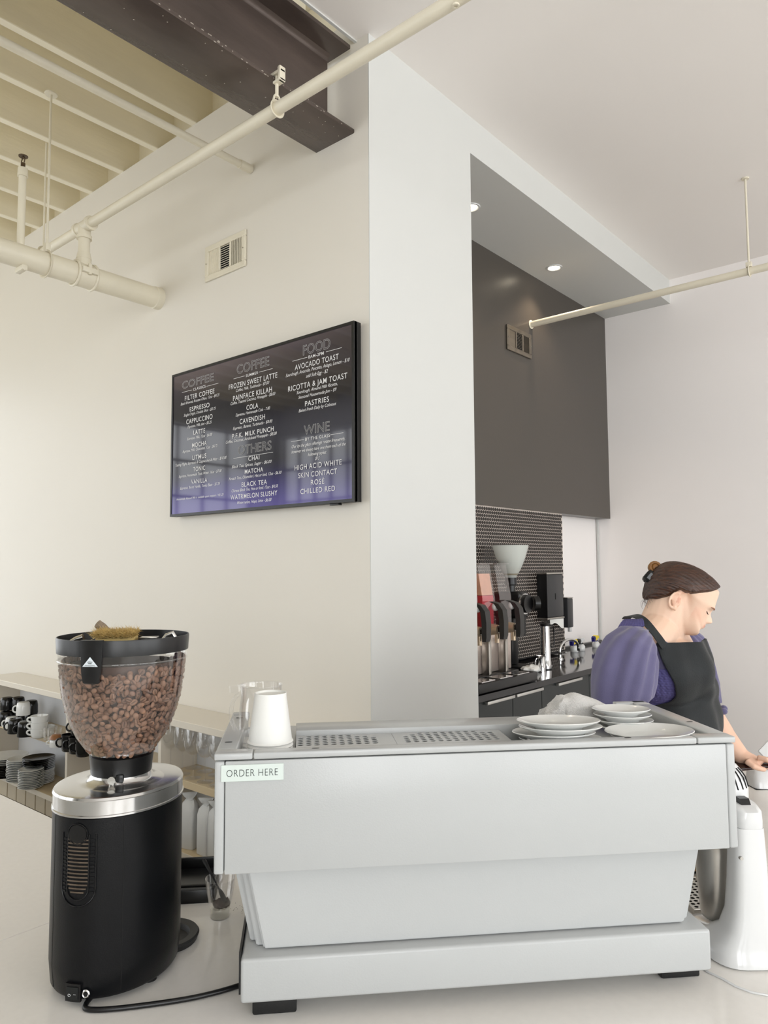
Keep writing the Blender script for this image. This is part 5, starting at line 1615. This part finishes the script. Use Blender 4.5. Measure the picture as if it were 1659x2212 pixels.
# neck, upper back and chest
def cap(a, b, ra, rb, n=5, seg=20):
    a, b = Vector(a), Vector(b)
    bd.tube([lerp(a, b, i / n) for i in range(n + 1)], [lerp(ra, rb, i / n) for i in range(n + 1)], seg)
    bd.ell(a, (ra, ra, ra), seg=16, rings=10); bd.ell(b, (rb, rb, rb), seg=16, rings=10)


cap(L(1448, 1300, .0), L(1422, 1375, .01), .066, .078)
cap(L(1432, 1350, 0), L(1400, 1392, -.07), .060, .075)
bd.ell(L(1440, 1350, .01), (.07, .066, .05))
cap(L(1410, 1395, .02), L(1442, 1400, .05), .100, .085)
bd.ell(L(1428, 1440, .01), (.125, .155, .12))
bd.ell(L(1425, 1540, .02), (.12, .145, .20))
bd.ell(L(1425, 1680, .02), (.14, .16, .15))
cap(L(1365, 1400, -.16), L(1335, 1500, -.23), .06, .055)      # near upper arm
cap(L(1335, 1500, -.23), L(1345, 1555, -.21), .050, .045); cap(L(1345, 1555, -.21), L(1420, 1612, -.17), .045, .038)     # near forearm
cap(L(1420, 1612, -.17), L(1472, 1590, -.12), .037, .026)
bd.ell(L(1487, 1578, -.11), (.030, .030, .016), rot=Matrix.Rotation(-.35, 3, 'Y'))
cap(L(1490, 1400, .16), L(1522, 1530, .20), .058, .050)       # far upper arm
cap(L(1522, 1530, .20), L(1558, 1585, .16), .049, .044)
cap(L(1558, 1585, .16), L(1600, 1632, .11), .043, .0285)
# legs
for dy, px in ((-.10, 1425), (.12, 1432)):
    a = L(px, 1690, dy); k_ = Vector((a.x + .01, a.y, .48)); n_ = Vector((a.x - .01, a.y, .09))
    cap(a, k_, .098, .062); cap(k_, n_, .060, .042)
# far hand (palm and fingers over the phone)
PW = L(1600, 1632, .11)
P1 = L(1626, 1643, .09)
for t in (0, .35, .7, 1.0):
    bd.ell(lerp(PW, P1, t), (lerp(.027, .030, t), lerp(.030, .040, t), lerp(.026, .018, t)))
def finger(pts, r0, r1):
    pts = [Vector(p) for p in pts]
    n = len(pts) - 1
    for i in range(n):
        cap_r = lerp(r0, r1, i / n), lerp(r0, r1, (i + 1) / n)
        bd.tube([pts[i], pts[i + 1]], list(cap_r), 12)
        bd.ell(pts[i + 1], (cap_r[1],) * 3, seg=12, rings=8)
fr_ = ((1636, 1636, .055, 1656, 1640, .035, 1668, 1651, .030, 1674, 1656, .035), (1640, 1640, .075, 1662, 1643, .060, 1676, 1652, .055, 1683, 1658, .055), (1641, 1645, .095, 1662, 1648, .085, 1675, 1656, .082, 1681, 1661, .082), (1638, 1650, .115, 1655, 1655, .110, 1664, 1661, .108, 1669, 1664, .106))
for a in fr_:
    finger([L(*a[0:3]), L(*a[3:6]), L(*a[6:9]), L(*a[9:12])], .0092, .0072)
finger([L(1612, 1644, .065), L(1628, 1655, .045), L(1641, 1660, .042), L(1650, 1662, .045)], .0115, .0085)
# near hand fingers resting on the machine edge side
for i in range(4):
    b_ = L(1495, 1573 + i * 1.5, -.13 + i * .020)
    finger([b_, b_ + Vector((.022, 0, -.004)), b_ + Vector((.037, 0, -.016))], .0085, .007)
finger([L(1490, 1572, -.13), L(1500, 1580, -.145), L(1508, 1586, -.145)], .010, .008)
bme = remeshed(bd, .0038, 2, .5)
# colour: base skin with landmarks that belong to the face
ca = bme.color_attributes.new('tint', 'FLOAT_COLOR', 'POINT')
vals = []
for v in bme.vertices:
    f, u, s = head_local(v.co)
    c = [1, 1, 1]
    def mix(col, w):
        for i in range(3): c[i] = c[i] * (1 - w) + col[i] * w
    if f > 250 and abs(s) < .08 and u > -420:
        lw = math.exp(-((u + 150) / 32) ** 4 - (s / .025) ** 4) * (1 if f > 455 else 0)
        mix((.88, .60, .56), min(1, lw))
        mix((.50, .26, .22), .8 * math.exp(-((u + 149) / 5) ** 2 - (s / .020) ** 4) * (1 if f > 455 else 0))
        for q in (-1, 1):
            mix((.97, .78, .74), .6 * math.exp(-((u + 40) / 90) ** 2 - ((s - q * .05) / .03) ** 2))
    if -90 < f < 60 and -130 < u < 150 and abs(s) > .072:
        mix((.95, .70, .62), .35)
        if abs(f - 5) < 22 and abs(u - 5) < 45 and abs(s) < .083: mix((.72, .42, .36), .6)
    if v.co.z < 1.25: mix((.97, .84, .80), .6)
    vals += [c[0], c[1], c[2], 1.0]
ca.data.foreach_set('color', vals)
SKIN = mat('skin', 'e2c1aa', .5, var=.04, vs=16, bump=.06, bs=300, attr='tint', sss=.06)
link('body', bme, SKIN, person, 180)

# ---- face details
def on_face(f, u, s, e=0.0):
    # point on the head surface from (any f) direction
    p = C0 + HF * (f - CF) * KC + HU * (u - CU) * KC + HS * s
    d = p - C0
    ff, uu, ss = d.dot(HF), d.dot(HU), d.dot(HS)
    lam = math.atan2(ss, math.hypot(ff, uu)); phi = math.atan2(uu, ff)
    return head_pt(phi, lam, e)
LASH = mat('brown_lash', '3a2620', .6); BROW = mat('brown_brow', '8a6048', .7)
for q in (-1, 1):
    pts = [on_face(480 - abs(t) * 0, 42 - 12 * (1 - (t / 1.0) ** 2), q * (.0325 + .0145 * t), .0008) for t in [-1 + i / 4 for i in range(9)]]
    MB().tube(pts, [.0006, .001, .0014, .0016, .0017, .0017, .0016, .0014, .0008], 6).obj('eyelashes', LASH, person, 60)
    pts = [on_face(500, 118 + 16 * (1 - ((t + .2) / 1.2) ** 2), q * (.033 + .020 * t), .0004) for t in [-1 + i / 4 for i in range(9)]]
    MB().tube(pts, [.0012, .0020, .0024, .0024, .0022, .0020, .0017, .0014, .0008], 6).obj('eyebrow', BROW, person, 60)

# ---- hair: shell over the scalp, swept back to the knot
HL = [(-460, -200), (-300, -135), (-230, -115), (-140, -40), (-75, 60), (-30, 118), (40, 112), (130, 135), (230, 205), (320, 262), (400, 330), (470, 398), (530, 410), (700, 400)]
def hairline(f): return interp(HL, f)
def hair_fn(phi, lam):
    base_p = head_pt(phi, lam, 0, False)
    f, u, s = head_local(base_p)
    hl = hairline(f) + (1 - min(1, abs(s) / .06)) * (40 if f > 200 else 0)
    m = (u - hl) / 60
    m = max(0, min(1, m)); m = m * m * (3 - 2 * m)
    thick = lerp(-.012, .0135, m)
    thick += .007 * m * max(0, min(1, (-f) / 260)) + .004 * m * max(0, min(1, (-f - 150) / 150)) * max(0, min(1, -u / 100 + .5))
    # strands run from forehead to the knot: grooves across the sweep direction
    gu = (u - 190) * .012 + (f * .0012) + s * 40
    thick += m * (.0007 * math.sin(gu * 9 + 3 * noise.noise(Vector((f * .004, u * .004, s * 15)))) + .0005 * math.sin(gu * 23 + f * .01))
    return head_pt(phi, lam, thick, False)
hm = MB(); head_mesh(hm, 260, 170, hair_fn)
HAIR = bpy.data.materials.new('brown_hair'); HAIR.use_nodes = True
n = HAIR.node_tree.nodes; k = HAIR.node_tree.links; b = n['Principled BSDF']
tc = n.new('ShaderNodeTexCoord'); mp = n.new('ShaderNodeMapping'); mp.inputs['Rotation'].default_value = (0, math.radians(12), 0); mp.inputs['Scale'].default_value = (6, 60, 110)
nz = n.new('ShaderNodeTexNoise'); nz.inputs['Scale'].default_value = 2.2; nz.inputs['Detail'].default_value = 6; nz.inputs['Distortion'].default_value = .6
k.new(tc.outputs['Object'], mp.inputs[0]); k.new(mp.outputs[0], nz.inputs['Vector'])
rp = n.new('ShaderNodeValToRGB'); rp.color_ramp.elements[0].position = .32; rp.color_ramp.elements[0].color = srgb('1d0f09'); rp.color_ramp.elements[1].position = .72; rp.color_ramp.elements[1].color = srgb('4f3020')
k.new(nz.outputs[0], rp.inputs[0]); k.new(rp.outputs[0], b.inputs['Base Color'])
b.inputs['Roughness'].default_value = .42; b.inputs['Anisotropic'].default_value = .5
bp = n.new('ShaderNodeBump'); bp.inputs['Strength'].default_value = .5; bp.inputs['Distance'].default_value = .003
k.new(nz.outputs[0], bp.inputs['Height']); k.new(bp.outputs[0], b.inputs['Normal'])
hair_o = hm.obj('hair', HAIR, person, 180)
def HP3(f, u, s=0.0): return C0 + HF * (f - CF) * KC + HU * (u - CU) * KC + HS * s
# loose nape lock and knot
kn = MB()
kc = HP3(-452, 345, -.006)
for i in range(9):
    ph = i * .7
    pts = []
    for t in range(15):
        a = t / 14 * 2 * PI
        rr = .0165 + .0015 * math.sin(i)
        v_ = Vector((rr * math.cos(a), (i - 4) * .0038 + .003 * math.sin(a + ph), rr * math.sin(a) * .95))
        pts.append(kc + HF * v_.x + HS * v_.y + HU * v_.z)
    kn.tube(pts, .0062 - abs(i - 4) * .0006, 8)
kn.ell(kc, (.017, .017, .017))
kn.obj('hair_knot', mat('golden_brown_hair', '8a5f30', .42, var=.45, vs=25, stretch=(1, 6, 1), bump=.4, bs=140), person, 180)
nl = MB()
for i in range(26):
    f0 = -345 + random.uniform(-15, 60); u0 = -60 + random.uniform(-60, 40); s0 = random.uniform(-.055, .04)
    p0 = HP3(f0, u0, s0); 
    nl.tube(bez(p0, p0 - HF * .012 - HU * .006, p0 - HF * (.014 + random.random() * .012) - HU * .02, p0 - HF * random.uniform(-.002, .018) - HU * random.uniform(.02, .04), 6), .00045, 4)
nl.obj('loose_hair', HAIR, person, 60)['kind'] = 'stuff'
# sweep strands joining the knot
sw = MB()
for i in range(12):
    s0 = -.05 + i * .008
    a = HP3(-150, 470 - abs(i - 6) * 22, s0); b_ = HP3(-420, 265, -.01 + (i - 6) * .002)
    sw.tube(bez(a, lerp(a, b_, .4) + HU * .008, lerp(a, b_, .75) + HU * .004, b_, 8), [.003, .004, .0045, .005, .005, .005, .005, .0045, .004], 7)
sw.obj('swept_strands', HAIR, person, 180)
cm = Matrix((HF, HS, HU)).transposed().to_4x4(); cm.translation = HP3(-425, 165, -.012)
MB().box(-.026, .026, -.030, .030, -.021, .021, bev=.010, seg=2, M=cm @ Matrix.Rotation(.25, 4, 'Y')).obj('hair_clip', mat('glossy_black_clip', '0b0c0e', .2), person, 20)

# ---- blouse: torso and puff sleeves
sh = MB()
sh.ell(L(1425, 1440, .0), (.150, .185, .135))
sh.ell(L(1390, 1405, .0), (.105, .165, .085))
sh.ell(L(1470, 1478, .03), (.090, .150, .080))
sh.ell(L(1458, 1455, -.055), (.075, .085, .075))
sh.ell(L(1452, 1412, .0), (.085, .13, .06))
sh.ell(L(1440, 1560, .02), (.152, .185, .19))
sh.ell(L(1430, 1660, .02), (.165, .19, .16))
tor = remeshed(sh, .006, 6)
bmt = bmesh.new(); bmt.from_mesh(tor); BV = BVHTree.FromBMesh(bmt); bmt.free()
# neckline: scoop, keep only below a tilted plane
bmt = bmesh.new(); bmt.from_mesh(tor)
pn = L(1425, 1362, 0)
nrm = Vector((.60, -.16, .78)).normalized()
bmesh.ops.bisect_plane(bmt, geom=bmt.verts[:] + bmt.edges[:] + bmt.faces[:], plane_co=L(1398, 1354, -.05), plane_no=nrm, clear_outer=True)
bmt.to_mesh(tor); bmt.free()
PURP = mat('purple_cotton', '5a5678', .75, var=.10, vs=9, bump=.25, bs=420, sheen=.3)
link('blouse', tor, PURP, person, 180)
SM = bpy.data.materials.new('smocked_cotton'); SM.use_nodes = True
n = SM.node_tree.nodes; k = SM.node_tree.links; b = n['Principled BSDF']; b.inputs['Base Color'].default_value = srgb('4e4b78'); b.inputs['Roughness'].default_value = .8


def sleeve(name, sh_top, axis_pts, radii, puff_dir, seed, flat=.92):
    # loft with radial pleats that fade away from the shoulder seam
    rg = []
    n_ = 96
    N = len(axis_pts)
    for i, (c, r) in enumerate(zip(axis_pts, radii)):
        t = (Vector(axis_pts[min(i + 1, N - 1)]) - Vector(axis_pts[max(i - 1, 0)])).normalized()
        a = Vector((0, 1, 0)); a = (a - t * a.dot(t)).normalized(); b_ = t.cross(a)
        v_ = i / (N - 1)
        ring = []
        for j in range(n_):
            an = 2 * PI * j / n_
            pl = .085 * math.sin(an * 11 + 1.5 * math.sin(an * 2 + seed)) * (1 - v_) ** .8 + .06 * math.sin(an * 4 + v_ * 4 + seed) * (.3 + v_)
            pl += .07 * math.sin(an * 7 + seed * 2 + v_ * 3) * max(0, v_ - .55) * 1.6
            pl += .10 * noise.noise(Vector((math.cos(an) * 1.5 + seed, math.sin(an) * 1.5, v_ * 3)))
            rr = r * (1 + pl)
            ring.append(Vector(c) + a * rr * math.cos(an) * flat + b_ * rr * math.sin(an))
        rg.append(ring)
    # refine along the axis
    fine = []
    for i in range(N - 1):
        for q in range(4):
            fine.append([lerp(p_, q_, q / 4) for p_, q_ in zip(rg[i], rg[i + 1])])
    fine.append(rg[-1])
    mb = MB().loft(fine)
    bmesh.ops.smooth_vert(mb.b, verts=mb.b.verts[:], factor=.5, use_axis_x=True, use_axis_y=True, use_axis_z=True)
    return mb.obj(name, PURP, person, 180)


sleeve('near_sleeve', None, [L(1392, 1366, -.13), L(1386, 1374, -.15), L(1376, 1386, -.175), L(1366, 1404, -.19), L(1357, 1430, -.20), L(1350, 1458, -.21), L(1343, 1485, -.21), L(1338, 1508, -.21), L(1342, 1528, -.205), L(1348, 1546, -.20)],
       [.012, .034, .062, .082, .094, .098, .096, .086, .070, .050], None, .6)
sleeve('far_sleeve', None, [L(1478, 1362, .10), L(1484, 1375, .12), L(1496, 1395, .15), L(1503, 1420, .17), L(1510, 1450, .19), L(1518, 1480, .20), L(1524, 1510, .20), L(1533, 1528, .19)],
       [.015, .034, .050, .056, .058, .056, .050, .042], None, 2.1)
cuff = MB()
cc = L(1543, 1538, .185)
for i in range(7):
    a = i / 7 * 2 * PI
    cuff.ell(cc + Vector((.034 * math.cos(a), .034 * math.sin(a), .012 * math.cos(a))), (.014, .014, .012), seg=10, rings=6)
cuff.obj('sleeve_cuff', PURP, person, 180)


# ---- pieces wrapped on the torso by shooting rays at it
def wrap_pt(ax_, ang, z, off):
    # horizontal ray from outside towards the torso axis; above the neckline keep the chest radius
    zt = L(1440, 1404, 0).z
    k_ = 1.0
    zz = z
    if z > zt: zz = zt; k_ = 1 - .9 * (z - zt) / .12 * .35
    d = Vector((math.cos(ang), math.sin(ang), 0))
    o_ = Vector((ax_.x, ax_.y, zz)) + d * .8
    h = BV.ray_cast(o_, -d)
    r = (h[0] - Vector((ax_.x, ax_.y, zz))).length if h[0] is not None else .08
    return Vector((ax_.x, ax_.y, z)) + d * (r * k_ + off)


AX = L(1435, 1500, .02)
def zpx(py): return L(1440, py, 0).z
# apron skirt and bib: front direction turned a little to the camera
AF = math.radians(-22)
def edge_near(z):   # azimuth of the apron's near edge, by height
    return interp([(zpx(1700), -3.0), (zpx(1560), -2.95), (zpx(1530), -2.85), (zpx(1518), -2.5), (zpx(1510), -2.15), (zpx(1500), -1.88), (zpx(1485), -1.80), (zpx(1455), -1.83), (zpx(1420), -1.95), (zpx(1378), -2.05)], z)
def edge_far(z):
    return interp([(zpx(1700), 2.2), (zpx(1520), 2.0), (zpx(1480), 1.0), (zpx(1440), .40), (zpx(1400), .0), (zpx(1374), -.55)], z)
ZT_, ZB_ = zpx(1376), zpx(1720)
def apron_pt(u, v):
    z = lerp(ZT_, ZB_, v)
    a0, a1 = edge_near(z), edge_far(z)
    an = lerp(a0, a1, u)
    off = .013 + .006 * math.sin(an * 9 + z * 9 + 2 * noise.noise(Vector((an, z * 4, 1)))) + .010 * noise.noise(Vector((an * 2.5, z * 8, 3))) + .005 * math.sin(an * 5 - z * 22) * max(0, 1 - abs(an + .2))
    p = wrap_pt(AX, an, z, max(off, .004))
    return p
# smooth by averaging neighbouring samples
NU, NV = 70, 90
P = [[apron_pt(i / NU, j / NV) for i in range(NU + 1)] for j in range(NV + 1)]
for _ in range(3):
    P = [[(P[j][i] * 2 + P[max(j - 1, 0)][i] + P[min(j + 1, NV)][i] + P[j][max(i - 1, 0)] + P[j][min(i + 1, NU)]) / 6 + (P[j][i] - (P[j][i] * 2 + P[max(j - 1, 0)][i] + P[min(j + 1, NV)][i] + P[j][max(i - 1, 0)] + P[j][min(i + 1, NU)]) / 6) * 0 for i in range(NU + 1)] for j in range(NV + 1)]
APR = mat('black_apron_cloth', '14191b', .72, var=.3, vs=22, bump=.3, bs=260, sheen=.08)
mb = MB(); mb.grid(lambda u, v: P[round(v * NV)][round(u * NU)] + Vector((math.cos(AF), math.sin(AF), 0)) * .004, NU, NV, .0025)
mb.obj('apron', APR, person, 180)
# smocked bodice panel under the near arm
rows = MB()
def smock_pt(u, v):
    z = lerp(zpx(1430), zpx(1512), v)
    an = lerp(-2.9, edge_near(z) + .12, u)
    cell = .0022 * abs(math.sin(v * PI * 16)) * (0.6 + .4 * math.sin(u * PI * 44 + (int(v * 16) % 2) * PI)) + .0008 * math.sin(u * 90)
    return wrap_pt(AX, an, z, .0035 + cell)
rows.grid(smock_pt, 130, 96)
SMK = mat('smocked_purple', '524e80', .8, var=.12, vs=40, bump=.3, bs=500)
rows.obj('smocked_panel', SMK, person, 180)
# shoulder straps
def strap(name, pts, w_, dirs, m=APR):
    pts = [Vector(p) for p in pts]
    fine = []
    for a, b, c_, d in zip([pts[0]] + pts, pts, pts[1:], pts[2:] + [pts[-1]]):
        for t in [i / 6 for i in range(6)]:
            fine.append(0.5 * ((2 * b) + (c_ - a) * t + (2 * a - 5 * b + 4 * c_ - d) * t * t + (3 * b - a - 3 * c_ + d) * t ** 3))
    fine.append(pts[-1])
    rg = []
    for i, p in enumerate(fine):
        t = (fine[min(i + 1, len(fine) - 1)] - fine[max(i - 1, 0)]).normalized()
        nn = Vector(dirs); nn = (nn - t * nn.dot(t)).normalized(); s_ = t.cross(nn)
        rg.append([p + s_ * w_ + nn * .0, p + s_ * w_ + nn * .003, p - s_ * w_ + nn * .003, p - s_ * w_])
    return MB().loft(rg).obj(name, m, person, 40)
strap('apron_strap', [L(1352, 1338, .02), L(1360, 1332, -.05), L(1376, 1332, -.105), L(1392, 1342, -.140), L(1408, 1360, -.155), L(1422, 1378, -.158), L(1436, 1398, -.165)], .0125, (-.1, -.75, .65))
strap('apron_strap', [L(1464, 1364, .04), L(1470, 1370, .05), L(1477, 1378, .03), L(1484, 1386, .0)], .010, (.6, -.5, .6))
yk = MB()
def yoke(u, v):
    a = lerp(L(1332, 1360, -.13), L(1392, 1352, -.175), u); b_ = lerp(L(1352, 1338, -.05), L(1384, 1338, -.115), u)
    p = lerp(b_, a, v) + Vector((0, -.006, .010)) * math.sin(PI * v)
    return p + Vector((0, -.5, .8)) * (.0018 * abs(math.sin(v * PI * 6)) + .0008 * math.sin(u * 60))
yk.grid(yoke, 50, 36, .006).obj('smocked_yoke', SMK, person, 180)
# trousers and shoes, hidden behind the counter from here
tr = MB()
for dy, px in ((-.10, 1425), (.12, 1432)):
    a = L(px, 1690, dy)
    tr.tube([Vector((a.x, a.y, .86)), Vector((a.x + .01, a.y, .48)), Vector((a.x - .005, a.y, .12))], [.118, .082, .075], 24)
tr.ell((AX.x, AX.y, .88), (.17, .195, .13))
link('trousers', remeshed(tr, .012, 4), mat('black_trousers', '15161a', .8), person, 180)
for dy, px in ((-.10, 1425), (.12, 1432)):
    a = L(px, 1690, dy)
    MB().loft([sup(a.x + .05, a.y, .13, .045, 0, p=.8), sup(a.x + .05, a.y, .135, .048, .03, p=.8), sup(a.x + .01, a.y, .09, .043, .07, p=.8), sup(a.x - .02, a.y, .045, .04, .10, p=.8)]).obj('shoe', BPLAS, person, 60)
# phone in the far hand
q0 = L(1618, 1661, .045); q1 = L(1672, 1655, .05)
ph = thing('phone', 'dark phone held in the hand at the right edge', 'phone', (Matrix.Translation(PR) @ Matrix.Rotation(PYAW, 4, 'Z')) @ lerp(q0, q1, .5), PYAW)
MB().box(-.075, .075, -.002, .075, -.0045, .0045, bev=.003, M=Matrix.Rotation(math.radians(-6), 4, 'Y') @ Matrix.Rotation(math.radians(5), 4, 'X')).obj('phone', mat('dark_red_phone', '2a1412', .15), ph, 30)
